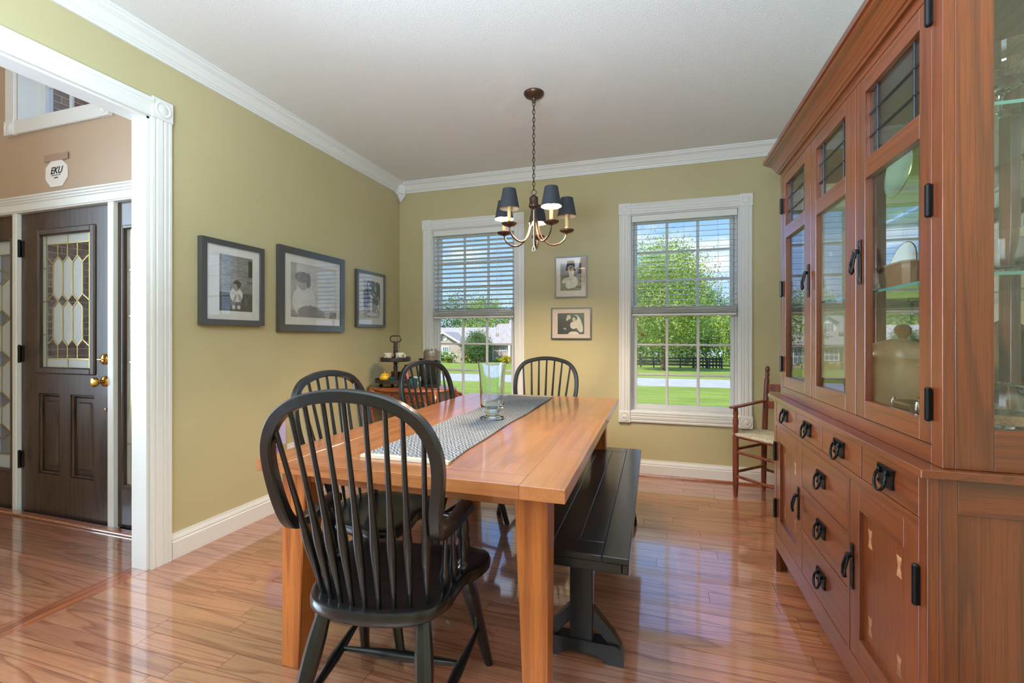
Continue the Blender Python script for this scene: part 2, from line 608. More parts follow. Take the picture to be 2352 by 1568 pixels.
# foyer
D0, D1 = -4.62, -2.80
UW = (-4.15, -3.31, 2.665, 3.75)
struct(wall_boxes('X', FL - .1, LX - .105, -.02, 5.1, FW, FW + .185, [(D0, D1, -.02, 2.045), UW]).build('wall_foyer_front', K['peach']))
struct(wall_boxes('Y', RY, FW, -.02, 5.1, FL - .1, FL, []).build('wall_foyer_left', K['peach']))
struct(wall_boxes('X', FL - .1, LX - .105, -.02, 5.1, RY - .12, RY, []).build('wall_foyer_rear', K['peach']))
struct(wall_boxes('Y', RY, FW, 2.9, 5.1, LX - .105, LX, []).build('wall_foyer_right', K['peach']))
struct(MB().box(FL - .1, LX, RY - .12, FW + .185, 5.1, 5.25).build('ceiling_foyer', K['ceil']))

# --- floor: base, planks
fl = struct(MB().box(FL, RX, RY, DY, -.06, -.018).build('floor', K['gap']))
PW = .089
LENS = [.28, .42, .55, .7, .85, 1.0, 1.25, 1.5]
pm = {}
for ln in LENS:
    pm[ln] = MB().box(.0008, ln - .0008, .0009, PW - .0009, -.018, 0).mesh('plank', K['oak'])


def cam_view(x, y, z=0.0):
    d = -math.sin(YAW) * x + math.cos(YAW) * y
    r = math.cos(YAW) * x + math.sin(YAW) * y
    if d < .2: return None
    return 1176 + 1048 * r / d, 772 - 1048 * (z - 1.2) / d, d


planks = []
row = 0
y = RY
rp = random.Random(5)
while y < DY - .001:
    inside = y < FW - .05
    segs = [(LX + .003, RX)] if (y > FW - .02) else ([(FL, LX - .105), (LX + .003, RX)] if -2.9 < y < 1.7 else [(FL, LX - .1), (LX + .003, RX)])
    for sx0, sx1 in segs:
        x = sx0 - rp.random() * .8
        while x < sx1:
            ln = rp.choice(LENS)
            x0, x1 = max(x, sx0), min(x + ln, sx1)
            if x1 - x0 > .02:
                planks.append((x0, x1, y, ln, x))
            x += ln
    y += PW
score = []
for i, (x0, x1, yy, ln, xs) in enumerate(planks):
    c = [cam_view(px, yy + PW / 2) for px in (x0, (x0 + x1) / 2, x1)]
    c = [q for q in c if q and -20 < q[0] < 2372 and q[1] < 1600]
    if c:
        score.append((-(x1 - x0) * len(c) / min(q[2] for q in c) ** 3, i))
score.sort()
pick = set(i for _, i in score[:298])
rest = MB()
for i, (x0, x1, yy, ln, xs) in enumerate(planks):
    if i in pick:
        if abs((x1 - x0) - ln) < 1e-4:
            me = pm[ln]
        else:
            me = MB().box(.0008, x1 - x0 - .0008, .0009, min(PW, DY - yy) - .0009, -.018, 0).mesh('plank', K['oak'])
        obj('plank', me, fl, (x0, yy, 0))
    else:
        rest.box(x0 + .0008, x1 - .0008, yy + .0009, min(yy + PW, DY) - .0009, -.018, 0)
r_ = rest.build('plank_remainder', K['oak'], fl)
r_['kind'] = 'stuff'
# threshold board across the cased opening
MB().box(LX - .103, LX + .001, -2.9, 1.684, -.018, .0, .001).build('threshold_board', K['oaky'], fl)
struct(MB().box(FL, D1 + .3, FW - .05, FW, 0, .018, .006).build('trim_8', K['oaky']))

# --- trim
BB = [(0, 0), (.016, 0), (.016, .092), (.012, .098), (.014, .104), (.012, .112), (.007, .126), (.006, .136), (0, .136)]


def extr(prof, p0, p1, nrm):
    """profile (out, up) along p0->p1; out direction nrm"""
    p0, p1, n = Vector(p0), Vector(p1), Vector(nrm)
    m = len(prof)
    v = [p + n * a + Vector((0, 0, b)) for p in (p0, p1) for a, b in prof]
    f = [(k, (k + 1) % m, m + (k + 1) % m, m + k) for k in range(m)] + [tuple(range(m - 1, -1, -1)), tuple(range(m, 2 * m))]
    if (p1 - p0).cross(n).z < 0:
        f = [tuple(reversed(q)) for q in f]
    return MB().add(v, f)


struct(extr(BB, (LX, 1.795, 0), (LX, DY, 0), (1, 0, 0)).build('baseboard_left', K['white']))
struct(extr(BB, (RX, DY, 0), (LX, DY, 0), (0, -1, 0)).build('baseboard_back', K['white']))
struct(extr([(0, 0), (.017, 0), (.017, .006), (.012, .014), (.0, .017)], (RX, DY - .016, 0), (LX, DY - .016, 0), (0, -1, 0)).build('trim_9', K['oaky']))
CRN = [(0, 0), (.012, 0), (.014, .012), (.020, .014), (.022, .022), (.030, .026), (.038, .04), (.055, .062), (.078, .076), (.082, .084), (.09, .086), (.09, .097), (0, .097)]
CZ = CE - .097
struct(extr(CRN, (LX, RY, CZ), (LX, DY, CZ), (1, 0, 0)).build('trim_1', K['white']))
struct(extr(CRN, (RX, DY, CZ), (LX, DY, CZ), (0, -1, 0)).build('trim_2', K['white']))
struct(extr(CRN, (RX, DY, CZ), (RX, RY, CZ), (-1, 0, 0)).build('trim_3', K['white']))
cb = MB()
cb.prism([(LX, DY), (LX + .078, DY), (LX + .095, DY - .05), (LX + .05, DY - .095), (LX, DY - .078)], CE - .112, CE - .001)
cb.lathe([(.001, CE - .185), (.012, CE - .178), (.02, CE - .165), (.034, CE - .15), (.045, CE - .135), (.055, CE - .125), (.06, CE - .112)], (LX + .028, DY - .028, 0), 4)
struct(cb.build('trim_4', K['white']), 'white turned corner drop where two crown mouldings meet')

CAS = [(0, 0), (.10, 0)]


def casing_prof(wd):
    """fluted casing section: (across, out)"""
    return [(0, 0), (0, .012), (.004, .017), (.016, .019), (.02, .014), (.026, .014), (.03, .019), (wd * .52, .021), (wd * .56, .015), (wd * .62, .015), (wd * .65, .02),
            (wd * .76, .02), (wd * .79, .015), (wd * .83, .015), (wd * .86, .02), (wd - .003, .02), (wd, .016), (wd, 0)]


def casing(name, parent, wd, o, a, u, n, ln):
    """o origin, a across dir, n out dir, u length dir"""
    o, a, u, n = Vector(o), Vector(a), Vector(u), Vector(n)
    pr = casing_prof(wd)
    m = len(pr)
    v = [o + a * p + n * q + u * s for s in (0, ln) for p, q in pr]
    f = [(k, (k + 1) % m, m + (k + 1) % m, m + k) for k in range(m)] + [tuple(range(m - 1, -1, -1)), tuple(range(m, 2 * m))]
    if a.cross(n).dot(u) < 0:
        f = [tuple(reversed(q)) for q in f]
    return MB().add(v, f).build(name, K['white'], parent)


def rosette(parent, c, sz, n, mt=None):
    """square block with turned bullseye; n is 'x+','y-' """
    h = sz / 2
    mb = MB()
    pr = [(h * .78, .0255), (h * .74, .031), (h * .62, .031), (h * .56, .0275), (h * .46, .0275), (h * .4, .031), (h * .2, .033), (.001, .034)]
    if n == 'x+':
        mb.box(c[0], c[0] + .026, c[1] - h, c[1] + h, c[2] - h, c[2] + h, .002)
        mb.lathe([(r, z) for r, z in pr], c, 20, 'X')
    else:
        mb.box(c[0] - h, c[0] + h, c[1] - .026, c[1], c[2] - h, c[2] + h, .002)
        mb.lathe([(r, -z) for r, z in pr][::-1], c, 20, 'Y')
    return mb.build('rosette', K['white'], parent)


# cased opening in the left wall
co = sroot('trim_5')
co['label'] = 'white fluted casing with rosette block around the foyer opening'
MB().box(LX - .106, LX + .001, 1.672, 1.686, 0, 2.33, .001).build('jamb', K['white'], co)
MB().box(LX - .106, LX + .001, -2.9, 1.686, 2.318, 2.331, .001).build('head_jamb', K['white'], co)
casing('side_casing', co, .105, (LX, 1.687, 0), (0, 1, 0), (0, 0, 1), (1, 0, 0), 2.3305)
hd = [(0, 0), (0, .016), (.004, .02), (.012, .02), (.016, .016), (.05, .019), (.06, .025), (.068, .025), (.072, .03), (.082, .034), (.09, .034), (.09, 0)]
v = [(LX + q, yy, 2.33 + p) for yy in (-2.9, 1.69) for p, q in hd]
m_ = len(hd)
MB().add(v, [tuple(reversed((k, (k + 1) % m_, m_ + (k + 1) % m_, m_ + k))) for k in range(m_)] + [tuple(range(m_)), tuple(range(2 * m_ - 1, m_ - 1, -1))]).build('head_casing', K['white'], co)
rosette(co, (LX, 1.7395, 2.3835), .106, 'x+')


# --- dining windows
def window(n, X0, X1, label):
    r = sroot('window_%d' % n, ((X0 + X1) / 2, DY, WZ[0]))
    r['label'] = label
    hw, H = (X1 - X0) / 2, WZ[1] - WZ[0]
    cw = .095
    # jamb lining
    mb = MB()
    mb.box(-hw, -hw + .012, 0.0, .165, 0, H); mb.box(hw - .012, hw, 0.0, .165, 0, H)
    mb.box(-hw + .012, hw - .012, 0.0, .165, H - .012, H); mb.box(-hw + .012, hw - .012, 0.0, .165, 0, .012)
    mb.build('jamb', K['white'], r)
    # picture-frame casing with blocks
    casing('casing', r, cw, (-hw - cw + .004, 0, .004), (1, 0, 0), (0, 0, 1), (0, -1, 0), H - .008)
    casing('casing', r, cw, (hw + cw - .004, 0, .004), (-1, 0, 0), (0, 0, 1), (0, -1, 0), H - .008)
    casing('casing', r, cw, (-hw, 0, H + cw - .004), (0, 0, -1), (1, 0, 0), (0, -1, 0), 2 * hw)
    casing('casing', r, cw, (-hw, 0, -cw + .004), (0, 0, 1), (1, 0, 0), (0, -1, 0), 2 * hw)
    for sx in (-1, 1):
        for zz in (-cw / 2 + .004, H + cw / 2 - .004):
            rosette(r, (sx * (hw + cw / 2 - .004), 0, zz), cw + .004, 'y-')
    # outer vinyl frame, sashes
    y0 = .055
    mb = MB()
    mb.box(-hw + .012, -hw + .03, y0, y0 + .09, .012, H - .012, .002); mb.box(hw - .03, hw - .012, y0, y0 + .09, .012, H - .012, .002)
    mb.box(-hw + .03, hw - .03, y0, y0 + .09, H - .034, H - .012, .002); mb.box(-hw + .03, hw - .03, y0, y0 + .09, .012, .02, .002)
    mb.build('outer_frame', K['vinyl'], r)
    mid = .872
    for nm, zb, zt, ya, rb, rt in (('lower_sash', .02, mid, y0 + .004, .04, .032), ('upper_sash', mid - .012, H - .034, y0 + .044, .03, .035)):
        sx = hw - .031
        st = .028
        mb = MB()
        mb.box(-sx, -sx + st, ya, ya + .034, zb, zt, .003); mb.box(sx - st, sx, ya, ya + .034, zb, zt, .003)
        mb.box(-sx + st, sx - st, ya, ya + .034, zb, zb + rb, .003); mb.box(-sx + st, sx - st, ya, ya + .034, zt - rt, zt, .003)
        so = mb.build(nm, K['vinyl'], r)
        gx0, gx1, gz0, gz1 = -sx + st, sx - st, zb + rb, zt - rt
        cwid, rhei = (gx1 - gx0) / 3, (gz1 - gz0) / 3
        for k in (1, 2):
            MB().box(gx0 + cwid * k - .011, gx0 + cwid * k + .011, ya + .006, ya + .028, gz0, gz1, .004).build('muntin', K['vinyl'], so)
            MB().box(gx0, gx1, ya + .008, ya + .026, gz0 + rhei * k - .009, gz0 + rhei * k + .009, .004).build('muntin', K['vinyl'], so)
        pm_ = MB().box(0, cwid, ya + .0155, ya + .0185, 0, rhei).mesh('pane', K['glass'])
        for i in range(3):
            for j in range(3):
                obj('pane', pm_, so, (gx0 + cwid * i, 0, gz0 + rhei * j))
    return r


window(1, *W1, 'white double-hung window with grids beside the left corner')
window(2, *W2, 'white double-hung window with grids nearest the cabinet')


# --- front door, sidelights, upper foyer window
def bar(mb, p, q, wd, y0, y1):
    """came bar in the XZ plane"""
    p, q = Vector((p[0], 0, p[1])), Vector((q[0], 0, q[1]))
    d = (q - p).normalized()
    nn = Vector((d.z, 0, -d.x)) * wd / 2
    c = [p + nn, q + nn, q - nn, p - nn]
    mb.prism([(k.z, k.x) for k in c], y0, y1, 'Y')


fd = sroot('trim_6')
fd['label'] = 'white frame and mullions around the front door'
mb = MB()
for a, b in ((D0 + .0, D0 + .03), (-4.195, -4.152), (-3.252, -3.2), (D1 - .03, D1)):
    mb.box(a, b, FW - .006, FW + .12, 0, 2.045, .003)
mb.build('mullion', K['white'], fd)
MB().box(D0, D1, FW - .012, FW + .12, 2.035, 2.07, .003).build('head', K['white'], fd)
hp = [(0, 0), (0, .018), (.045, .018), (.05, .024), (.06, .024), (.064, .03), (.075, .03), (.082, .038), (.09, .038), (.09, 0)]
v = [(xx, FW - q, 2.045 + p) for xx in (D0 - .2, D1 + .2) for p, q in hp]
m_ = len(hp)
MB().add(v, [(k, (k + 1) % m_, m_ + (k + 1) % m_, m_ + k) for k in range(m_)] + [tuple(range(m_ - 1, -1, -1)), tuple(range(m_, 2 * m_))]).build('head_casing', K['white'], fd)

dr = sroot('door_1', (-4.15, FW + .02, 0))
dr['label'] = 'dark wood front door with leaded glass and brass knob'
DW, DH = .894, 2.034
gx0, gx1, gz0, gz1 = .198, .71, .99, 1.877
pnl = [(.184, .398, .278, .818), (.506, .734, .276, .82)]
mb = wall_boxes('X', 0.002, DW, .012, DH, 0, .042, [(gx0, gx1, gz0, gz1)] + pnl)
mb.build('slab', K['doorwood'], dr)
for a, b, c, d in pnl:
    mb = MB()
    mb.box(a, b, .026, .038, c, d)
    for k, (e, yy) in enumerate(((.02, .02), (.05, .012))):
        mb.box(a + e, b - e, yy, .03, c + e, d - e, .008)
    for q in ((a, a + .014, c, d), (b - .014, b, c, d), (a, b, c, c + .014), (a, b, d - .014, d)):
        mb.box(q[0], q[1], .006, .03, q[2], q[3], .005)
    mb.build('panel', K['doorwood'], dr)
mb = MB()
for q in ((gx0 - .04, gx0 + .004, gz0 - .04, gz1 + .04), (gx1 - .004, gx1 + .04, gz0 - .04, gz1 + .04), (gx0, gx1, gz0 - .04, gz0 + .004), (gx0, gx1, gz1 - .004, gz1 + .04)):
    mb.box(q[0], q[1], -.012, .02, q[2], q[3], .008)
mb.build('glass_moulding', K['doorwood'], dr)


def leaded(parent, X0, X1, Z0, Z1, cols):
    """leaded lite: clear backing pane, textured border and hexagon panes, brass cames"""
    Wd, Hd = X1 - X0, Z1 - Z0
    U = lambda u: X0 + u * Wd
    V = lambda v: Z1 - v * Hd
    MB().box(X0, X1, .020, .024, Z0, Z1).build('pane', K['glass'], parent)
    fr = []
    lines = []
    bw = .085
    for u0, u1 in ((0, bw), (1 - bw, 1)):
        for v0, v1 in ((0, .25), (.25, .5), (.5, .75), (.75, 1)):
            fr.append([(u0, v0), (u1, v0), (u1, v1), (u0, v1)])
        lines += [((u0, v), (u1, v)) for v in (.25, .5, .75)]
    for v0, v1 in ((0, .07), (.93, 1)):
        for u0, u1 in ((bw, .5), (.5, 1 - bw)):
            fr.append([(u0, v0), (u1, v0), (u1, v1), (u0, v1)])
        lines.append(((.5, v0), (.5, v1)))
    lines += [((bw, 0), (bw, 1)), ((1 - bw, 0), (1 - bw, 1)), ((bw, .07), (1 - bw, .07)), ((bw, .93), (1 - bw, .93))]
    cw = .19
    u0 = .5 - cw * 1.5
    for r0, r1 in ((.165, .50), (.50, .835)):
        for c in range(3):
            a, b, m = u0 + c * cw, u0 + (c + 1) * cw, u0 + (c + .5) * cw
            sh = .05
            hx = [(m, r0), (b, r0 + sh), (b, r1 - sh), (m, r1), (a, r1 - sh), (a, r0 + sh)]
            fr.append(hx)
            lines += [(hx[i], hx[(i + 1) % 6]) for i in range(6)]
    for v in (.165, .5, .835):
        lines += [((u0, v - .05 if v > .2 else v + .05), (bw, v)), ((u0 + 3 * cw, v - .05 if v > .2 else v + .05), (1 - bw, v))]
    lines += [((u0 + (c + .5) * cw, .07), (u0 + (c + .5) * cw, .165)) for c in range(3)] + [((u0 + (c + .5) * cw, .835), (u0 + (c + .5) * cw, .93)) for c in range(3)]
    for q in fr:
        MB().prism([(V(v), U(u)) for u, v in q], .015, .0195, 'Y').build('pane', K['frost'], parent)
    mb = MB()
    seen = set()
    for p, q in lines:
        key = tuple(sorted((tuple(round(c_, 4) for c_ in p), tuple(round(c_, 4) for c_ in q))))
        if key in seen: continue
        seen.add(key)
        bar(mb, (U(p[0]), V(p[1])), (U(q[0]), V(q[1])), .007, .0115, .0145)
    o = mb.build('came', K['came'], parent)
    return o


leaded(dr, gx0, gx1, gz0, gz1, 3)
for zz in (1.8, 1.08, .36):
    mb = MB()
    mb.box(-.012, .03, -.006, .002, zz - .055, zz + .055, .002)
    mb.lathe([(.008, zz - .06), (.009, zz - .056), (.009, zz + .056), (.005, zz + .062)], (-.002, -.010, 0), 10)
    mb.build('hinge', K['hinge'], dr)
kx = .835
mb = MB()
mb.lathe([(.034, -.001), (.034, -.006), (.028, -.012), (.013, -.016), (.011, -.036), (.02, -.042), (.029, -.052), (.03, -.062), (.024, -.072), (.001, -.076)][::-1], (kx, 0, .915), 20, 'Y')
mb.build('knob', K['brass'], dr, 40)
mb = MB()
mb.lathe([(.034, -.001), (.034, -.008), (.026, -.016), (.012, -.018), (.001, -.019)][::-1], (kx, 0, 1.055), 20, 'Y')
mb.box(kx - .022, kx + .022, -.034, -.016, 1.05, 1.06, .003)
mb.build('deadbolt', K['brass'], dr, 40)
mb = MB()
mb.lathe([(.014, -.001), (.013, -.005), (.001, -.007)][::-1], (kx + .005, 0, .735), 14, 'Y')
mb.build('bore_cap', K['inlay'], dr)


def sidelight(n, xa, xb, label):
    r = sroot('window_%d' % n, (xa, FW + .02, 0))
    r['label'] = label
    wd = xb - xa
    g = (.055, wd - .055, .275, 1.868)
    wall_boxes('X', 0, wd, .012, 2.034, 0, .042, [g, ]).build('frame', K['doorwood'], r)
    mb = MB()
    for q in ((g[0] - .012, g[0] + .004, g[2] - .02, g[3] + .02), (g[1] - .004, g[1] + .012, g[2] - .02, g[3] + .02), (g[0], g[1], g[2] - .02, g[2] + .004), (g[0], g[1], g[3] - .004, g[3] + .02)):
        mb.box(q[0], q[1], -.010, .02, q[2], q[3], .006)
    mb.build('moulding', K['doorwood'], r)
    X0, X1, Z0, Z1 = g
    MB().box(X0, X1, .020, .024, Z0, Z1).build('pane', K['glass'], r)
    U = lambda u: X0 + u * (X1 - X0)
    V = lambda v: Z1 - v * (Z1 - Z0)
    lines = [((.17, 0), (.17, 1)), ((.83, 0), (.83, 1)), ((.17, .06), (.83, .06)), ((.17, .94), (.83, .94))]
    fr = [[(0, 0), (.17, 0), (.17, 1), (0, 1)], [(.83, 0), (1, 0), (1, 1), (.83, 1)], [(.17, 0), (.83, 0), (.83, .06), (.17, .06)], [(.17, .94), (.83, .94), (.83, 1), (.17, 1)]]
    vs_ = [.16, .34, .52, .70, .84]
    for i, vv in enumerate(vs_):
        d = [(.5, vv - .035), (.83, vv), (.5, vv + .035), (.17, vv)]
        lines += [(d[k], d[(k + 1) % 4]) for k in range(4)]
        lines += [((0, vv), (.17, vv)), ((.83, vv), (1, vv))]
        if i:
            pv = vs_[i - 1]
            hx = [(.5, pv + .035), (.83, pv), (.83, vv), (.5, vv - .035), (.17, vv), (.17, pv)]
            fr.append(hx)
            lines.append(((.5, pv + .035), (.5, vv - .035)))
    for q in fr:
        MB().prism([(V(v), U(u)) for u, v in q], .015, .0195, 'Y').build('pane', K['frost'], r)
    mb = MB()
    for p, q in lines:
        bar(mb, (U(p[0]), V(p[1])), (U(q[0]), V(q[1])), .006, .0115, .0145)
    mb.build('came', K['came'], r)


sidelight(3, D0 + .03, -4.195, 'leaded glass sidelight on the hinge side of the front door')
sidelight(4, -3.2, D1 - .03, 'leaded glass sidelight on the knob side of the front door')

uw = sroot('window_5', ((UW[0] + UW[1]) / 2, FW, UW[2]))
uw['label'] = 'white cased window high above the front door'
hw, H = (UW[1] - UW[0]) / 2, UW[3] - UW[2]
mb = MB()
mb.box(-hw, -hw + .008, 0, .185, 0, H); mb.box(hw - .008, hw, 0, .185, 0, H); mb.box(-hw, hw, 0, .185, 0, .008); mb.box(-hw, hw, 0, .185, H - .008, H)
mb.build('jamb', K['white'], uw)
cw = .095
for a in (-1, 1):
    MB().box(a * hw, a * (hw + cw), -.02, 0, 0, H, .004).build('casing', K['white'], uw)
    rosette(uw, (a * (hw + cw / 2), 0, -cw / 2), cw + .004, 'y-')
MB().box(-hw, hw, -.02, 0, -cw, 0, .004).build('casing', K['white'], uw)
MB().box(-hw, hw, -.02, 0, H, H + cw, .004).build('casing', K['white'], uw)
mb = MB()
mb.box(-hw + .008, -hw + .05, .12, .17, .008, H - .008, .003); mb.box(hw - .05, hw - .008, .12, .17, .008, H - .008, .003)
mb.box(-hw + .05, hw - .05, .12, .17, .008, .05, .003); mb.box(-hw + .05, hw - .05, .12, .17, H - .05, H - .008, .003)
so = mb.build('sash', K['vinyl'], uw)
for k in (-.13, .13):
    MB().box(k - .011, k + .011, .136, .156, .05, H - .05, .003).build('muntin', K['vinyl'], so)
for k in (.3, .55, .8):
    MB().box(-hw + .05, hw - .05, .138, .154, k - .009, k + .009, .003).build('muntin', K['vinyl'], so)
MB().box(-hw + .05, hw - .05, .1445, .1475, .05, H - .05).build('pane', K['glass'], uw)

# casing added around the unseen hall fill light; the wall has no window
fill_casing = sroot('window_6', (FL, -.35, .6))
fill_casing['label'] = 'white casing added around the unseen fill light in the hall'
for a in (-1.2, 1.1):
    MB().box(.0, .02, a, a + .1, -.1, 2.4, .004).build('casing', K['white'], fill_casing)
for zz in (-.1, 2.3):
    MB().box(.0, .02, -1.1, 1.1, zz, zz + .1, .004).build('casing', K['white'], fill_casing)

# wall sign with a strip of tape over the front door
SGX, SGZ = -3.737, 2.265
sg = thing('wall_sign', 'white eight-sided paper sign taped above the front door', 'sign', (SGX, FW, SGZ))
MB().prism([(.085, -.055), (.085, .055), (.045, .105), (-.03, .108), (-.085, .055), (-.085, -.055), (-.03, -.108), (.045, -.105)], -.006, -.001, 'Y').build('paper', mat('sign_paper', srgb(236, 232, 230), .7), sg)
MB().box(-.118, .118, -.0085, -.0065, .085, .13).build('tape', mat('brown_tape', srgb(166, 134, 112), .45), sg)
K['ink'] = mat('black_ink', srgb(28, 26, 28), .7)
cu = bpy.data.curves.new('lettering', 'FONT')
cu.body = 'EKU'
cu.size = .062
cu.align_x = 'CENTER'
cu.shear = .35
cu.extrude = .0004
cu.offset = .0012
to = bpy.data.objects.new('lettering', cu)
COL.objects.link(to)
me = bpy.data.meshes.new_from_object(to.evaluated_get(bpy.context.evaluated_depsgraph_get()))
bpy.data.objects.remove(to)
me.materials.append(K['ink'])
for vv in me.vertices:
    x, y_, z = vv.co
    vv.co = (x, -.0068 - z, y_)
obj('lettering', me, sg, (0, 0, .0))
MB().box(-.045, .045, -.0075, -.0062, -.012, -.009).build('underline', K['ink'], sg)
MB().box(-.018, .018, -.0075, -.0062, -.03, -.024).build('small_print', K['ink'], sg)
def wp(mb, name, m, parent, smooth=None):
    """part whose mesh is given in world coordinates"""
    o = mb.build(name, m, parent, smooth)
    if parent.type == 'EMPTY':
        o.location = -parent.location
    return o


# ---------------------------------------------------------------- dining table
TX0, TX1, TY0, TY1, TZ = -1.333, -.238, 1.262, 3.235, .77
tb = thing('dining_table', 'large honey-coloured wooden dining table with square tapered legs', 'table', ((TX0 + TX1) / 2, (TY0 + TY1) / 2, 0))
sb, eb, th = .135, .112, .041
wp(MB().box(TX0, TX0 + sb - .0004, TY0, TY1, TZ - th, TZ, .0012), 'side_board', K['table'], tb)
wp(MB().box(TX1 - sb + .0004, TX1, TY0, TY1, TZ - th, TZ, .0012), 'side_board', K['table'], tb)
wp(MB().box(TX0 + sb, TX1 - sb, TY0, TY0 + eb - .001, TZ - th, TZ, .001), 'end_board', K['tablex'], tb)
wp(MB().box(TX0 + sb, TX1 - sb, TY1 - eb + .001, TY1, TZ - th, TZ, .001), 'end_board', K['tablex'], tb)
wp(MB().box(TX0 + sb, TX1 - sb, TY0 + eb, TY1 - eb, TZ - th, TZ - .0004, .001), 'centre_panel', K['table'], tb)
ax0, ax1, ay0, ay1 = -1.298, -.306, 1.34, 3.155
for a, b, c, d in ((ax0 + .1, ax1 - .1, ay0 + .02, ay0 + .045), (ax0 + .1, ax1 - .1, ay1 - .045, ay1 - .02)):
    wp(MB().box(a, b, c, d, .672, TZ - th, .002), 'apron', K['tablex'], tb)
for a, b, c, d in ((ax0 + .02, ax0 + .045, ay0 + .1, ay1 - .1), (ax1 - .045, ax1 - .02, ay0 + .1, ay1 - .1)):
    wp(MB().box(a, b, c, d, .672, TZ - th, .002), 'apron', K['table'], tb)
for i in (0, 1):
    for j in (0, 1):
        ox, oy = (ax0, ax1)[i], (ay0, ay1)[j]
        sx, sy = (1, -1)[i], (1, -1)[j]
        cx, cy = ox + sx * .051, oy + sy * .051
        mb = MB()
        mb.sweep([(cx, cy, TZ - th), (cx, cy, .62), (ox + sx * .036, oy + sy * .036, 0)], rect(1, 1, .08), (0, 1, 0), False, [.051, .051, .036])
        wp(mb, 'leg', K['tablez'], tb)

# ---------------------------------------------------------------- runner and vase
K['runner'] = mat('woven_runner', srgb(120, 120, 124), .95)
t = K['runner'].node_tree
tc = nd(t, 'ShaderNodeTexCoord')
sp = nd(t, 'ShaderNodeSeparateXYZ')
t.links.new(tc.outputs['Object'], sp.inputs[0])


def math_(t, op, a, b=None):
    n = nd(t, 'ShaderNodeMath', operation=op)
    for i, q in enumerate((a, b)):
        if q is None: continue
        if isinstance(q, (int, float)): n.inputs[i].default_value = q
        else: t.links.new(q, n.inputs[i])
    return n.outputs[0]


# concentric-diamond basket weave: |x|+|y| triangles, crossed with the weft rows
px = math_(t, 'ABSOLUTE', math_(t, 'SUBTRACT', math_(t, 'FRACT', math_(t, 'MULTIPLY', sp.outputs['X'], 21.0)), .5))
py = math_(t, 'ABSOLUTE', math_(t, 'SUBTRACT', math_(t, 'FRACT', math_(t, 'MULTIPLY', sp.outputs['Y'], 16.0)), .5))
dm = math_(t, 'FRACT', math_(t, 'MULTIPLY', math_(t, 'ADD', px, py), 3.0))
wf = math_(t, 'FRACT', math_(t, 'MULTIPLY', sp.outputs['Y'], 110.0))
wv = math_(t, 'FRACT', math_(t, 'MULTIPLY', sp.outputs['X'], 88.0))
nz = nd(t, 'ShaderNodeTexNoise', i_Scale=150.0, i_Detail=3.0)
t.links.new(tc.outputs['Object'], nz.inputs['Vector'])
s1 = math_(t, 'ADD', math_(t, 'MULTIPLY', math_(t, 'GREATER_THAN', dm, .5), .55), math_(t, 'ADD', math_(t, 'MULTIPLY', wf, .22), math_(t, 'MULTIPLY', wv, .2)))
s2 = math_(t, 'ADD', s1, math_(t, 'MULTIPLY', math_(t, 'SUBTRACT', nz.outputs['Fac'], .5), 1.1))
t.links.new(ramp(t, s2, [(.1, srgb(66, 68, 76)), (.45, srgb(112, 114, 120)), (.75, srgb(152, 153, 155)), (1.05, srgb(192, 190, 186))]), t.nodes['Principled BSDF'].inputs['Base Color'])
bp = nd(t, 'ShaderNodeBump', i_Strength=.8, i_Distance=.003)
t.links.new(s2, bp.inputs['Height'])
t.links.new(bp.outputs[0], t.nodes['Principled BSDF'].inputs['Normal'])
K['hem'] = mat('cream_hem', srgb(206, 194, 172), .95, bump=(400, .5, .002))
RX0, RX1, RYA, RYB = -.995, -.668, 1.392, 3.155
rn = thing('table_runner', 'grey and cream woven runner along the dining table', 'runner', ((RX0 + RX1) / 2, (RYA + RYB) / 2, TZ))


def cloth(x0, x1, y0, y1, z, nx, ny, th, skew=0.0):
    mb = MB()
    rr = random.Random(3)
    v = []
    f = []
    for s_ in (0, 1):
        for j in range(ny + 1):
            for i in range(nx + 1):
                u, w_ = i / nx, j / ny
                yy = y0 + (y1 - y0) * w_
                wob = .004 * math.sin(yy * 5 + 1) + .003 * math.sin(yy * 11)
                sk = -.01 * (yy - RYA) / (RYB - RYA) + .012 * (yy < RYA + .2) * (RYA + .2 - yy) / .2 * (u - .5)
                hz = .0022 * max(0, math.sin(yy * 9 + u * 3)) + .001 * math.sin(u * 9 + yy * 4)
                v.append((x0 + (x1 - x0) * u + wob + sk, yy, z + (th + max(0, hz) if s_ else 0)))
    n = (nx + 1) * (ny + 1)
    for j in range(ny):
        for i in range(nx):
            a = j * (nx + 1) + i
            f.append((a, a + nx + 1, a + nx + 2, a + 1))
            f.append((n + a, n + a + 1, n + a + nx + 2, n + a + nx + 1))
    ring = [i for i in range(nx + 1)] + [j * (nx + 1) + nx for j in range(1, ny + 1)] + [ny * (nx + 1) + i for i in range(nx - 1, -1, -1)] + [j * (nx + 1) for j in range(ny - 1, 0, -1)]
    for a, b in zip(ring, ring[1:] + ring[:1]):
        f.append((a, b, n + b, n + a))
    return mb.add(v, f)


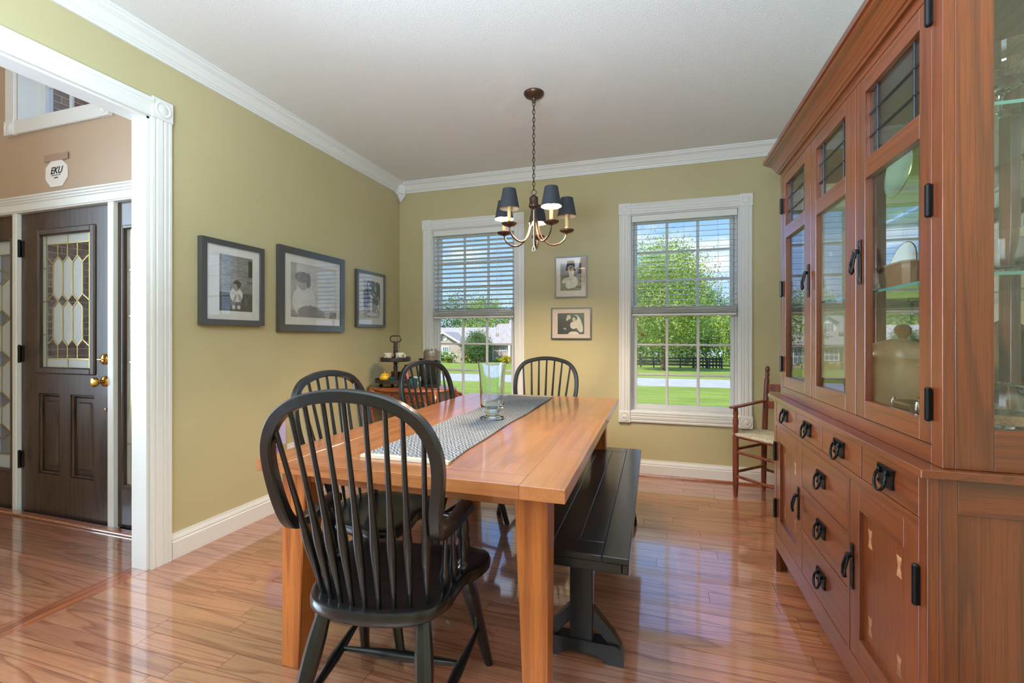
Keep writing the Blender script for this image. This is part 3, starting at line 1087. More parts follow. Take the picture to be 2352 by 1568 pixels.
wp(cloth(RX0, RX1, RYA + .02, RYB - .02, TZ + .0004, 12, 70, .0045), 'cloth', K['runner'], rn, 40)
wp(cloth(RX0 - .002, RX1 + .002, RYA - .004, RYA + .02, TZ + .0004, 12, 3, .009), 'hem', K['hem'], rn, 40)
wp(cloth(RX0 - .002, RX1 + .002, RYB - .02, RYB + .004, TZ + .0004, 12, 3, .007), 'hem', K['hem'], rn, 40)
VX, VY, VZ = -.797, 2.215, TZ + .0075
mb = MB()
out = [(.001, .0), (.052, .0), (.062, .003), (.063, .007), (.052, .012), (.036, .017), (.031, .024), (.033, .031), (.046, .038), (.055, .05), (.060, .07), (.062, .10), (.063, .16), (.066, .22), (.070, .262), (.073, .284)]
inn = [(.0705, .284), (.0665, .26), (.062, .22), (.0585, .16), (.0575, .10), (.055, .075), (.048, .062), (.03, .054), (.001, .052)]
prof = crom([(a, b, 0) for a, b in out], 3) + crom([(a, b, 0) for a, b in inn], 3)
mb.lathe([(max(p.x, .0008), p.y) for p in prof], (0, 0, 0), 48, caps=False)
vo = mb.build('glass_vase', K['vase'], None, 60)
vo.location = (VX, VY, VZ)
tag(vo, 'tall clear glass vase with a footed base standing on the runner', 'vase')


# ---------------------------------------------------------------- bench
bn = thing('trestle_bench', 'long black wooden trestle bench tucked beside the dining table', 'bench', (-.26, 2.36, 0))
BX0, BX1, BY0, BY1, BZ = -.442, -.08, 1.58, 3.145, .45
bw = (BX1 - BX0) / 4
for i in range(4):
    x0, x1 = BX0 + bw * i, BX0 + bw * (i + 1)
    full = i in (0, 3)
    wp(MB().box(x0 + .0008, x1 - .0008, BY0 if full else BY0 + .105, BY1 if full else BY1 - .105, BZ - .022, BZ, .002), 'seat_board', K['bench'], bn)
for y0, y1 in ((BY0, BY0 + .1035), (BY1 - .1035, BY1)):
    wp(MB().box(BX0 + bw + .0008, BX1 - bw - .0008, y0, y1, BZ - .022, BZ, .002), 'end_board', K['bench'], bn)
for x0, x1, y0, y1 in ((BX0 + .002, BX0 + .024, BY0 + .004, BY1 - .004), (BX1 - .024, BX1 - .002, BY0 + .004, BY1 - .004), (BX0 + .024, BX1 - .024, BY0 + .004, BY0 + .026), (BX0 + .024, BX1 - .024, BY1 - .026, BY1 - .004)):
    wp(MB().box(x0, x1, y0, y1, BZ - .058, BZ - .0225, .003), 'apron', K['bench'], bn)
for yy in (1.70, 3.0):
    lg = wp(MB().box(-.303, -.217, yy, yy + .045, .06, BZ - .023, .003), 'post', K['bench'], bn)
    ft = [(-.415, 0), (-.415, .035), (-.405, .062), (-.385, .072), (-.135, .072), (-.115, .062), (-.105, .035), (-.105, 0), (-.165, 0), (-.185, .018), (-.22, .028), (-.3, .028), (-.335, .018), (-.355, 0)]
    wp(MB().prism([(b, a) for a, b in ft], yy - .006, yy + .05, 'Y'), 'foot', K['bench'], bn, 30)
    for sx in (-1, 1):
        c = -.26
        wp(MB().prism([(.19, c + sx * .044), (.13, c + sx * .044), (.072, c + sx * .098), (.072, c + sx * .142), (.105, c + sx * .122)], yy + .004, yy + .04, 'Y'), 'brace', K['bench'], bn)
    wp(MB().box(-.41, -.11, yy, yy + .045, BZ - .06, BZ - .023, .003), 'top_cleat', K['bench'], bn)
wp(MB().box(-.275, -.245, 1.746, 2.999, .17, .25, .003), 'stretcher', K['bench'], bn)


# ---------------------------------------------------------------- windsor chairs
def seat_mesh(half, zt, th):
    pts = crom([(a, b, 0) for a, b in half] + [(-a, b, 0) for a, b in half[-2:0:-1]], 4, True)
    n = len(pts)
    rings = [(.955, zt - th), (.995, zt - th + .010), (1.0, zt - .014), (.985, zt - .003), (.95, zt), (.75, zt - .004), (.45, zt - .010)]
    v = []
    for k, z in rings:
        for p in pts:
            dish = 0 if k > .9 else -.004 * max(0, -p.y / .2)
            v.append((p.x * k, p.y * k - .0 * (1 - k), z + dish))
    v.append((0, -.02, zt - .011))
    f = []
    for i in range(len(rings) - 1):
        for k in range(n):
            l = (k + 1) % n
            f.append((i * n + k, i * n + l, (i + 1) * n + l, (i + 1) * n + k))
    c = len(v) - 1
    b = (len(rings) - 1) * n
    f += [(b + k, b + (k + 1) % n, c) for k in range(n)]
    f.append(tuple(range(n - 1, -1, -1)))
    return MB().add(v, f)


def turned(p, q, prof, n=10):
    """turned member: prof [(t, r)]"""
    p, q = Vector(p), Vector(q)
    return MB().tube([p + (q - p) * a for a, _ in prof], [r for _, r in prof], n)


SPIN = [(0, .0065), (.08, .0075), (.2, .0105), (.3, .0138), (.36, .0138), (.43, .0105), (.55, .0082), (.75, .0072), (1, .0064)]
LEGP = [(0, .017), (.06, .021), (.2, .0255), (.32, .0262), (.5, .0225), (.75, .0195), (1, .0165)]
STR = [(0, .008), (.12, .0095), (.35, .015), (.5, .018), (.65, .015), (.88, .0095), (1, .008)]


def windsor(name, label, arm, loc, rz, group=None):
    r = thing(name, label, 'chair', loc, rz, group)
    bm = K['black']
    ZS = .45
    if arm:
        half = [(0, -.225), (.1, -.215), (.175, -.18), (.217, -.11), (.222, -.04), (.232, .03), (.262, .08), (.278, .13), (.27, .18), (.23, .212), (.14, .224), (.06, .216), (0, .208)]
        top = {'f': (.19, .13), 'r': (.15, -.14)}
        feet = {'f': (.245, .265), 'r': (.21, -.275)}
        H = [(.228, .03, .664), (.224, -.06, .660), (.219, -.155, .660), (.217, -.212, .678), (.226, -.245, .745), (.24, -.266, .85), (.231, -.282, .925), (.192, -.295, .99), (.112, -.305, 1.035), (0, -.309, 1.05)]
    else:
        half = [(0, -.21), (.09, -.202), (.155, -.17), (.19, -.11), (.205, -.03), (.222, .06), (.235, .12), (.225, .175), (.18, .205), (.1, .214), (.05, .205), (0, .195)]
        top = {'f': (.16, .13), 'r': (.125, -.13)}
        feet = {'f': (.215, .235), 'r': (.19, -.27)}
        H = [(.162, -.135, .438), (.19, -.165, .55), (.222, -.2, .7), (.238, -.228, .82), (.226, -.252, .92), (.175, -.27, .99), (.092, -.279, 1.02), (0, -.282, 1.03)]
    seat_mesh(half, ZS, .042).build('seat', bm, r, 50)
    L = {}
    for k in 'fr':
        for sx in (-1, 1):
            a = Vector((sx * top[k][0], top[k][1], ZS - .034))
            b = Vector((sx * feet[k][0], feet[k][1], 0))
            L[k, sx] = (a, b)
            d = b - a
            mb = MB()
            mb.sweep([a + d * q for q, _ in LEGP], [(math.cos(PI / 4 * (i + .5)) * 1.0, math.sin(PI / 4 * (i + .5))) for i in range(8)], (0, 1, 0), False, [w_ for _, w_ in LEGP])
            # cut the foot flat on the floor
            mb.v = [(x, y_, max(z, 0.0)) for x, y_, z in mb.v]
            mb.build('leg', bm, r, 35)
    at = lambda k, sx, q: L[k, sx][0] + (L[k, sx][1] - L[k, sx][0]) * q
    for sx in (-1, 1):
        turned(at('f', sx, .6), at('r', sx, .66), STR).build('stretcher', bm, r, 50)
    mid = [at('f', sx, .6) * .6 + at('r', sx, .66) * .4 for sx in (-1, 1)]
    turned(mid[0], mid[1], STR).build('stretcher', bm, r, 50)
    turned(at('r', -1, .56), at('r', 1, .56), STR).build('stretcher', bm, r, 50)
    path = crom(H + [(-a, b, c) for a, b, c in H[-2::-1]], 6)
    n = len(path)
    ups = []
    sc = []
    for i, p in enumerate(path):
        if arm:
            k = min(1, max(0, (p.z - .665) / .06)) if abs(p.y) > .16 else 0
            ups.append((0, k, 1 - k))
            e = min(i, n - 1 - i)
            sc.append((1.0 + .55 * max(0, 1 - e / 14), 1.0))
        else:
            ups.append((0, 1, .1))
            sc.append(1.0)
    mb = MB().sweep(path, rect(.0165, .0155, .3) if arm else rect(.0145, .0145, .3), ups, False, sc)
    mb.build('bow', bm, r, 40)
    up = [p for p in path if p.z > .7]
    ns = 9 if arm else 7
    hs = ns // 2
    for i in range(-hs, hs + 1):
        f_ = i / hs
        bx = f_ * (.16 if arm else .125)
        by = (-.19 if arm else -.178) + .05 * f_ * f_
        tx = f_ * (.212 if arm else .185)
        cand = [p for p in up if p.z > (.82 if arm else .85)]
        tp = min(cand, key=lambda p: abs(p.x - tx))
        turned((bx, by, ZS - .012), tp, SPIN).build('spindle', bm, r, 50)
    if arm:
        for sx in (-1, 1):
            for (bx, by), (tx, ty) in (((.188, -.075), (.219, -.15)), ((.2, -.02), (.223, -.095))):
                turned((sx * bx, by, ZS - .01), (sx * tx, ty, .65), SPIN).build('arm_spindle', bm, r, 50)
            turned((sx * .213, .035, ZS - .01), (sx * .231, -.02, .652),
                   [(0, .009), (.1, .011), (.16, .016), (.2, .010), (.24, .016), (.29, .010), (.36, .013), (.5, .016), (.62, .012), (.68, .019), (.8, .021), (.92, .017), (1, .013)], 12).build('arm_post', bm, r, 50)
    return r


windsor('windsor_armchair', 'black windsor armchair in the foreground with its back to us', True, (-.79, 1.28, 0), math.radians(7))
gname = 'black bow-back windsor side chairs'
windsor('windsor_side_chair', 'black bow-back side chair at the table, directly behind the armchair', False, (-1.155, 1.745, 0), math.radians(-90), gname)
windsor('windsor_side_chair', 'black bow-back side chair turned in front of the carved side table', False, (-1.175, 2.62, 0), math.radians(-103), gname)
windsor('windsor_side_chair', 'black bow-back side chair at the window end of the table', False, (-.79, 3.16, 0), math.radians(180), gname)
# ---------------------------------------------------------------- buffet base and china hutch
CF, CY0, CY1, CB = .595, 1.275, 2.666, 1.06
bs = thing('buffet_cabinet', 'brown oak buffet with drawers and inlaid doors under the glazed hutch', 'cabinet', ((CF + CB) / 2, (CY0 + CY1) / 2, 0))
cx_, cy_, cz_ = K['cabX'], K['cabY'], K['cabZ']
fx1 = CF + .022
for y0, y1, nm in ((CY0, CY0 + .036, 'stile'), (CY1 - .042, CY1, 'stile'), (1.711, 1.728, 'stile'), (2.204, 2.22, 'stile')):
    wp(MB().box(CF, fx1, y0, y1, 0 if nm == 'stile' and (y0 == CY0 or y1 == CY1) else .2, .88 if (y0 == CY0 or y1 == CY1) else .7465, .0007), nm, cz_, bs)
for z0, z1, y0, y1 in ((.747, .772, CY0 + .036, CY1 - .042), (.12, .202, CY0 + .036, CY1 - .042), (.873, .88, CY0 + .036, CY1 - .042), (.552, .566, 1.728, 2.204), (.374, .388, 1.728, 2.204)):
    wp(MB().box(CF, fx1, y0, y1, z0, z1, .0007), 'rail', cy_, bs)
wp(MB().box(CF + .026, CF + .03, CY0 + .02, CY1 - .02, .13, .878), 'inner_panel', K['cabin'], bs)
wp(MB().box(CF - .022, CB + .0, CY0 - .022, CY1 + .036, .8805, .90, .0015), 'countertop', cy_, bs)
for ys, nm in ((CY0, 1), (CY1, -1)):
    a, b = (ys, ys + .02) if nm > 0 else (ys - .02, ys)
    c, d = (ys + .008, ys + .016) if nm > 0 else (ys - .016, ys - .008)
    sp_ = wp(MB().box(fx1 + .0005, fx1 + .034, a, b, 0, .88, .0007), 'side_stile', cz_, bs)
    wp(MB().box(CB - .05, CB, a, b, 0, .88, .0007), 'side_stile', cz_, bs)
    wp(MB().box(fx1 + .0345, CB - .0505, a, b, .80, .88, .0007), 'side_rail', cx_, bs)
    wp(MB().box(fx1 + .0345, CB - .0505, a, b, .06, .16, .0007), 'side_rail', cx_, bs)
    wp(MB().box(fx1 + .0345, CB - .0505, c, d, .16, .80), 'side_panel', K['cabZ'], bs)
wp(MB().box(CB - .012, CB - .002, CY0 + .021, CY1 - .021, .1, .878), 'back_panel', cz_, bs)
wp(MB().box(CF + .031, CB - .013, CY0 + .021, CY1 - .021, .12, .135), 'bottom_panel', cy_, bs)


def ring_pull(y, z, parent, fx, s=1.0):
    """hammered iron plate with a hanging ring"""
    pl = [(-.046, .026), (.046, .026), (.044, .016), (.040, -.004), (.042, -.026), (.03, -.03), (-.03, -.03), (-.042, -.026), (-.040, -.004), (-.044, .016)]
    mb = MB()
    mb.prism([(y + a * s, z + b * s) for a, b in pl], fx - .0045, fx - .0005, 'X')
    for a in (-.038, .038):
        for b in (.019, -.02):
            mb.lathe([(.004, -.0075), (.004, -.0045)], (fx, y + a * s, z + b * s), 8, 'X')
    mb.box(fx - .014, fx - .003, y - .024 * s, y - .016 * s, z + .004, z + .02, .002)
    mb.box(fx - .014, fx - .003, y + .016 * s, y + .024 * s, z + .004, z + .02, .002)
    o = wp(mb, 'pull_plate', K['iron'], parent)
    rg = []
    for k in range(17):
        a = math.radians(125 + 290 * k / 16)
        rg.append((fx - .012 - .010 * (1 - math.sin(a)) / 2, y + math.cos(a) * .0295 * s, z - .010 + math.sin(a) * .0275 * s))
    wp(MB().tube(rg, .0042, 8), 'pull_ring', K['iron'], parent, 60)


def drop_pull(y, z, parent, fx):
    mb = MB()
    mb.box(fx - .004, fx - .0005, y - .009, y + .009, z - .07, z + .07, .0007)
    mb.box(fx - .006, fx - .004, y - .006, y + .006, z + .05, z + .062, .001)
    mb.box(fx - .006, fx - .004, y - .006, y + .006, z - .062, z - .05, .001)
    mb.box(fx - .02, fx - .003, y - .009, y + .009, z + .028, z + .04, .003)
    wp(mb, 'pull_plate', K['iron'], parent)
    wp(MB().tube([(fx - .014, y - .008, z + .034), (fx - .024, y - .010, z - .005), (fx - .024, y - .012, z - .03), (fx - .024, y, z - .036), (fx - .024, y + .012, z - .03), (fx - .024, y + .010, z - .005), (fx - .014, y + .008, z + .034)], .0042, 8), 'pull_bail', K['iron'], parent, 60)


def barrel_hinge(y, z, parent, fx, h=.045):
    mb = MB()
    mb.lathe([(.004, z - h - .004), (.007, z - h), (.007, z + h), (.004, z + h + .004)], (fx - .008, y, 0), 10)
    mb.box(fx - .005, fx - .0002, y - .008, y + .008, z - h, z + h)
    wp(mb, 'hinge', K['hinge'], parent)


df = CF + .001
for y0, y1 in ((2.293, 2.622), (1.963, 2.289), (1.626, 1.959), (1.313, 1.622)):
    d_ = wp(MB().box(df, fx1 + .002, y0 + .0012, y1 - .0012, .7735, .8715, .0007), 'drawer', cy_, bs)
    ring_pull((y0 + y1) / 2, .825, d_, df)
for z0, z1 in ((.568, .745), (.39, .55), (.2035, .372)):
    d_ = wp(MB().box(df, fx1 + .002, 1.7295, 2.2025, z0, z1, .0009), 'drawer', cy_, bs)
    ring_pull(1.966, (z0 + z1) / 2 + .012, d_, df)


def bowtie(y, z, parent, fx):
    a, b = .013, .027
    wp(MB().prism([(y - a, z + b), (y + a, z + b), (y + a * .45, z), (y + a, z - b), (y - a, z - b), (y - a * .45, z)], fx - .0006, fx + .002, 'X'), 'inlay', K['inlay'], parent)


for y0, y1, near in ((1.313, 1.7095, True), (2.2215, 2.622, False)):
    z0, z1 = .2035, .7455
    sw_ = .068
    d_ = wp(MB().box(df, fx1, y0 + .001, y0 + sw_, z0, z1, .0007).box(df, fx1, y1 - sw_, y1 - .001, z0, z1, .0007), 'door', cz_, bs)
    wp(MB().box(df, fx1, y0 + sw_ + .0004, y1 - sw_ - .0004, z1 - .075, z1, .0007), 'door_rail', cy_, d_)
    wp(MB().box(df, fx1, y0 + sw_ + .0004, y1 - sw_ - .0004, z0, z0 + .075, .0007), 'door_rail', cy_, d_)
    wp(MB().box(df + .011, df + .016, y0 + sw_ - .004, y1 - sw_ + .004, z0 + .07, z1 - .07), 'door_panel', cz_, d_)
    pc = (y0 + y1) / 2
    for yy in (pc - .083, pc + .083):
        for zz in (.345, .603):
            bowtie(yy, zz, d_, df + .011)
    drop_pull(y1 - .022 if near else y0 + .03, .478, d_, df)
    for zz in (.325, .615):
        barrel_hinge(y0 - .002 if near else y1 + .002, zz, d_, df)

# hutch
HF, HY0, HY1, HB, HZ = .624, 1.277, 2.664, 1.04, .9005
hu = thing('china_hutch', 'tall brown oak china hutch with leaded glass doors standing on the buffet', 'hutch', ((HF + HB) / 2, (HY0 + HY1) / 2, HZ))
hx1 = HF + .022
TOPZ = 2.04
wp(MB().box(HF, hx1, HY0, 1.3205, HZ, TOPZ, .0007), 'stile', cz_, hu)
wp(MB().box(HF, hx1, 2.6235, HY1, HZ, TOPZ, .0007), 'stile', cz_, hu)
wp(MB().box(HF, hx1, 1.321, 2.623, HZ, .9435, .0007), 'rail', cy_, hu)
wp(MB().box(HF, hx1, 1.321, 2.623, 2.0095, TOPZ, .0007), 'rail', cy_, hu)
wp(MB().box(HF, HB, HY0, HY1, TOPZ + .0005, TOPZ + .02), 'top_board', cy_, hu)
wp(MB().box(hx1 + .0005, HB - .03, HY0 + .02, HY1 - .02, .9405, .955), 'floor_board', cy_, hu)
wp(MB().box(HB - .012, HB, HY0 + .0205, HY1 - .0205, HZ, TOPZ), 'back_board', cz_, hu)
for y0, y1 in ((1.30, 1.355), (1.725, 1.775), (2.165, 2.215), (2.585, 2.64)):
    wp(MB().box(HB - .034, HB - .013, y0, y1, .956, 2.03, .001), 'back_stile', cz_, hu)
for y0, y1 in ((1.356, 1.724), (1.776, 2.164), (2.216, 2.584)):
    wp(MB().box(HB - .022, HB - .0135, y0, y1, .956, 2.03), 'mirror', K['mirror'], hu)
for ys, nm in ((HY0, 1), (HY1, -1)):
    a, b = (ys, ys + .02) if nm > 0 else (ys - .02, ys)
    g = (ys + nm * .010, ys + nm * .0125)
    wp(MB().box(hx1 + .0005, .7165, a, b, HZ, TOPZ, .0007), 'side_stile', cz_, hu)
    wp(MB().box(.965, HB, a, b, HZ, TOPZ, .0007), 'side_stile', cz_, hu)
    wp(MB().box(.717, .9645, a, b, HZ, .992, .0007), 'side_rail', cx_, hu)
    wp(MB().box(.717, .9645, a, b, 1.965, TOPZ, .0007), 'side_rail', cx_, hu)
    wp(MB().box(.712, .97, g[0], g[1], .988, 1.97), 'side_pane', K['hglass'], hu)
for zz in (1.337, 1.718):
    sh_ = wp(MB().box(.665, 1.0, HY0 + .024, HY1 - .024, zz, zz + .008), 'shelf', K['shelf'], hu)
    wp(MB().box(.6635, .6648, HY0 + .024, HY1 - .024, zz, zz + .008).box(.6648, 1.0, HY0 + .0225, HY0 + .0238, zz, zz + .008), 'shelf_edge', K['shelfedge'], sh_)
CRW = [(0, 0), (.010, 0), (.012, .008), (.018, .010), (.022, .022), (.034, .044), (.050, .060), (.058, .064), (.060, .070), (.068, .072), (.068, .092), (0, .092)]
v = []
for (px_, py_), (dx, dy) in zip(((HB, HY1), (HF, HY1), (HF, HY0), (HB, HY0)), ((0, 1), (-1, 1), (-1, -1), (0, -1))):
    v += [(px_ + dx * o_, py_ + dy * o_, TOPZ - .002 + u_) for o_, u_ in CRW]
m_ = len(CRW)
f = [(i * m_ + k, (i + 1) * m_ + k, (i + 1) * m_ + (k + 1) % m_, i * m_ + (k + 1) % m_) for i in range(3) for k in range(m_)]
wp(MB().add(v, f + [tuple(range(m_)), tuple(range(4 * m_ - 1, 3 * m_ - 1, -1))]), 'crown', cy_, hu, 25)
hd_ = HF + .001
for i, (y0, y1, l0, l1) in enumerate(((1.322, 1.7415, .052, .062), (1.7455, 2.1845, .086, .055), (2.1885, 2.622, .088, .048))):
    z0, z1 = .945, 2.008
    g0, g1 = y0 + l0, y1 - l1
    d_ = wp(MB().box(hd_, hx1, y0 + .001, g0, z0, z1, .0007).box(hd_, hx1, g1, y1 - .001, z0, z1, .0007), 'door', cz_, hu)
    for a, b in ((z0, 1.0), (1.688, 1.748), (1.956, z1)):
        wp(MB().box(hd_, hx1, g0 + .0004, g1 - .0004, a, b, .0007), 'door_rail', cy_, d_)
    wp(MB().box(hd_ + .0135, hd_ + .0165, g0 - .003, g1 + .003, .996, 1.692), 'pane', K['hglass'], d_)
    ys_ = [g0, g0 + (g1 - g0) * .17, g0 + (g1 - g0) * .83, g1]
    zs_ = [1.748, 1.748 + .208 / 3, 1.748 + .208 * 2 / 3, 1.956]
    for a in range(3):
        for b in range(3):
            wp(MB().box(hd_ + .0135, hd_ + .0165, ys_[a], ys_[a + 1], zs_[b], zs_[b + 1]), 'pane', K['hglass'], d_)
    mb = MB()
    for yy in ys_[1:3]:
        mb.box(hd_ + .0105, hd_ + .0195, yy - .0035, yy + .0035, 1.748, 1.956, .002)
    for zz in zs_[1:3]:
        mb.box(hd_ + .0105, hd_ + .0195, g0, g1, zz - .0035, zz + .0035, .002)
    wp(mb, 'lead_grid', K['lead'], d_)
    if i == 0:
        drop_pull(y1 - .03, 1.435, d_, hd_)
    if i == 2:
        drop_pull(y0 + .03, 1.435, d_, hd_)
    if i != 1:
        for zz in (1.04, 1.52, 1.97) if i == 0 else (1.06, 1.44, 1.86):
            barrel_hinge(y0 - .002 if i == 0 else y1 + .002, zz, d_, hd_, .036)

# ---------------------------------------------------------------- china in the hutch
K['china'] = mat('white_china', srgb(232, 230, 222), .15, coat=.6)
K['gold'] = mat('gold_rim', srgb(214, 170, 90), .2, 1.0)
K['stone'] = mat('tan_stoneware', srgb(196, 166, 128), .3, coat=.4, noise=(6, srgb(170, 140, 104), .4, .65))
K['copper'] = mat('copper', srgb(214, 132, 84), .22, 1.0, bump=(90, .2, .001))
K['silver'] = mat('silver', srgb(214, 214, 214), .12, 1.0)
K['pewter'] = mat('pewter', srgb(150, 146, 140), .3, 1.0)
K['amber'] = glass_mat('amber_glass', (.78, .62, .46), 1.45)
S1, S2, S3 = .9555, 1.3455, 1.7265


def lathe_thing(name, label, prof, m, loc, n=32, group=None, smooth=50):
    o = MB().lathe(prof, (0, 0, 0), n, caps=False).build(name, m, None, smooth)
    o.location = loc
    return tag(o, label, name.replace('_', ' ').split()[-1], group)


def plate(label, loc, R, lean, rz, m=None):
    """plate standing on edge, leaning back towards +x"""
    r = thing('plate', label, 'plate', loc, rz, 'plates standing in the hutch')
    mb = MB()
    mb.x = Matrix.Translation((0, 0, R * math.cos(lean))) @ Matrix.Rotation(-PI / 2 + lean, 4, 'Y')
    k = R / .11
    mb.lathe([(.001, .0), (.055 * k, .0), (.07 * k, .006), (.108 * k, .013), (.11 * k, .015), (.108 * k, .017), (.07 * k, .010), (.055 * k, .005), (.001, .004)], (0, 0, 0), 36, caps=False)
    mb.v = [(x, y_, max(z, 0.0003)) for x, y_, z in mb.v]
    mb.build('dish', m or K['china'], r, 50)
    mb = MB()
    mb.x = Matrix.Translation((0, 0, R * math.cos(lean))) @ Matrix.Rotation(-PI / 2 + lean, 4, 'Y')
    mb.lathe([(.1075 * k, .0168), (.109 * k, .0178), (.111 * k, .016), (.1105 * k, .0145)], (0, 0, 0), 36, caps=False)
    mb.v = [(x, y_, max(z, 0.0003)) for x, y_, z in mb.v]
    mb.build('gilt_rim', K['gold'], r, 50)
    return r


plate('gilt-rimmed china plate standing on the upper glass shelf of the hutch', (.90, 2.09, S3), .105, .12, 0)
plate('large gilt-rimmed china plate standing on the upper glass shelf near the end pane', (.92, 1.80, S3), .12, .10, .0)
plate('gilt-rimmed china plate standing on the middle glass shelf of the hutch', (.86, 1.97, S2), .095, .14, 0)
plate('white china plate standing behind the stoneware pot in the hutch', (.92, 2.12, S1), .10, .12, 0)
# loaf dish
ld = thing('loaf_dish', 'amber glass loaf dish on the middle shelf of the hutch', 'dish', (.73, 1.665, S2), math.radians(90))
mb = MB()
mb.sweep([(0, 0, 0), (0, 0, .066)], rect(1, .55, .3), (0, 1, 0), False, [.078, .09])
mb.build('body', mat('amber_dish', srgb(128, 92, 62), .18, coat=.7), ld, 30)
mb = MB()
mb.sweep([(0, 0, .0662), (0, 0, .072)], rect(1, .55, .3), (0, 1, 0), False, [.094, .096])
mb.build('rim', mat('amber_rim', srgb(150, 118, 92), .15, coat=.7), ld, 30)


def bowl_prof(R, H, th=.003, foot=.4):
    o = [(.001, 0), (R * foot, 0), (R * foot, .006), (R * foot * .8, .012), (R * .72, H * .35), (R * .92, H * .7), (R, H)]
    i = [(R - th, H), (R * .92 - th, H * .7), (R * .72 - th, H * .37), (R * foot * .7, .016), (.001, .014)]
    pr = crom([(a, b, 0) for a, b in o], 3) + crom([(a, b, 0) for a, b in i], 3)
    return [(max(p.x, .0008), p.y) for p in pr]


def stem_prof(R, H, hs, fr=.6):
    o = [(.001, 0), (R * fr, 0), (R * fr, .003), (R * .15, .01), (.006, .02), (.0055, hs * .7), (.012, hs), (R * .7, hs + (H - hs) * .2), (R * .96, hs + (H - hs) * .6), (R, H)]
    i = [(R - .0025, H), (R * .96 - .003, hs + (H - hs) * .6), (R * .7 - .003, hs + (H - hs) * .23), (.001, hs + .008)]
    pr = crom([(a, b, 0) for a, b in o], 3) + crom([(a, b, 0) for a, b in i], 3)
    return [(max(p.x, .0008), max(p.y, 0)) for p in pr]


lathe_thing('crystal_compote', 'cut crystal footed bowl on the top shelf behind the end pane', stem_prof(.078, .155, .06, .6), K['crystal'], (.80, 1.405, S3), 16, None, 15)
lathe_thing('glass_goblet', 'small clear goblet beside the crystal bowl on the top shelf', stem_prof(.045, .09, .04), K['crystal'], (.745, 1.52, S3), 28)
lathe_thing('glass_bowl', 'clear glass bowl on the middle shelf behind the end pane', bowl_prof(.075, .10), K['crystal'], (.80, 1.395, S2), 36)
lathe_thing('wine_glass', 'clear wine glass on the middle shelf behind the end pane', stem_prof(.038, .15, .07, .8), K['crystal'], (.90, 1.43, S2), 28)
lathe_thing('crystal_dish', 'pressed glass dish beside the amber loaf dish', bowl_prof(.06, .075), K['crystal'], (.70, 1.86, S2), 14, None, 15)
lathe_thing('glass_tumbler', 'clear tumbler on the middle shelf behind the loaf dish', [(.001, 0), (.03, 0), (.04, .11), (.0375, .11), (.028, .008), (.001, .008)], K['crystal'], (.86, 1.62, S2), 24)
lathe_thing('pewter_cup', 'small pewter cup on the middle shelf near the end pane', [(.001, 0), (.026, 0), (.024, .02), (.028, .075), (.03, .08), (.027, .08), (.024, .06), (.001, .05)], K['pewter'], (.755, 1.385 + .135, S2), 24)
pt = thing('stoneware_pot', 'large tan lidded stoneware pot at the bottom of the hutch', 'pot', (.80, 1.86, S1))
pr = crom([(a, b, 0) for a, b in [(.001, 0), (.078, 0), (.09, .012), (.104, .06), (.11, .11), (.105, .155), (.098, .172), (.001, .172)]], 3)
MB().lathe([(max(p.x, .001), max(0, p.y)) for p in pr], (0, 0, 0), 36, caps=False).build('body', K['stone'], pt, 50)
MB().lathe([(.107, .168), (.11, .175), (.107, .182)], (0, 0, 0), 36).build('collar', K['stone'], pt, 50)
MB().lathe([(.106, .1825), (.1, .2), (.08, .22), (.045, .232), (.02, .236), (.001, .237)], (0, 0, 0), 36, caps=False).build('lid', K['stone'], pt, 50)
MB().lathe([(.014, .232), (.012, .242), (.022, .256), (.024, .27), (.016, .282), (.001, .285)], (0, 0, 0), 20, caps=False).build('lid_knob', K['stone'], pt, 50)
for sx in (-1, 1):
    MB().tube([(0, sx * .10, .15), (0, sx * .125, .155), (0, sx * .135, .135), (0, sx * .125, .115), (0, sx * .105, .11)], .009, 8, up=(1, 0, 0)).build('handle', K['stone'], pt, 60)
ct = thing('copper_tray', 'round copper tray propped against the hutch mirror', 'tray', (.965, 1.86, S1))
mb = MB()
mb.x = Matrix.Translation((0, 0, .148)) @ Matrix.Rotation(-PI / 2 + .1, 4, 'Y')
mb.lathe([(.001, 0), (.12, 0), (.135, .008), (.148, .012), (.15, .014), (.147, .016), (.133, .012), (.12, .004), (.001, .004)], (0, 0, 0), 40, caps=False)
mb.v = [(x, y_, max(z, 0.0003)) for x, y_, z in mb.v]
mb.build('dish', K['copper'], ct, 50)
gd = thing('glass_relish_dish', 'clear glass dish on silver feet at the front of the hutch floor', 'dish', (.70, 1.545, S1))
MB().sweep([(0, 0, .03), (0, 0, .035), (0, 0, .06), (0, 0, .06), (0, 0, .038)], rect(.6, 1, .5), (0, 1, 0), False, [.05, .062, .07, .066, .052]).build('dish', K['crystal'], gd, 30)
for sx in (-1, 1):
    for sy in (-1, 1):
        MB().tube([(sx * .03, sy * .055, 0), (sx * .032, sy * .06, .012), (sx * .026, sy * .052, .03), (sx * .032, sy * .066, .055), (sx * .03, sy * .06, .068)], [.005, .007, .005, .006, .004], 8).build('foot', K['silver'], gd, 60)
dc = thing('glass_cloche', 'glass dome on a wooden ring at the near end of the hutch floor', 'cloche', (.80, 1.405, S1))
MB().lathe([(.001, .0), (.05, .0), (.03, .012), (.022, .02), (.03, .03), (.085, .034), (.085, .04), (.001, .04)], (0, 0, 0), 36, caps=False).build('glass_stand', K['crystal'], dc, 40)
MB().lathe([(.06, .0405), (.082, .0405), (.08, .062), (.06, .062)], (0, 0, 0), 36, caps=False).build('wooden_ring', K['inlay'], dc, 40)
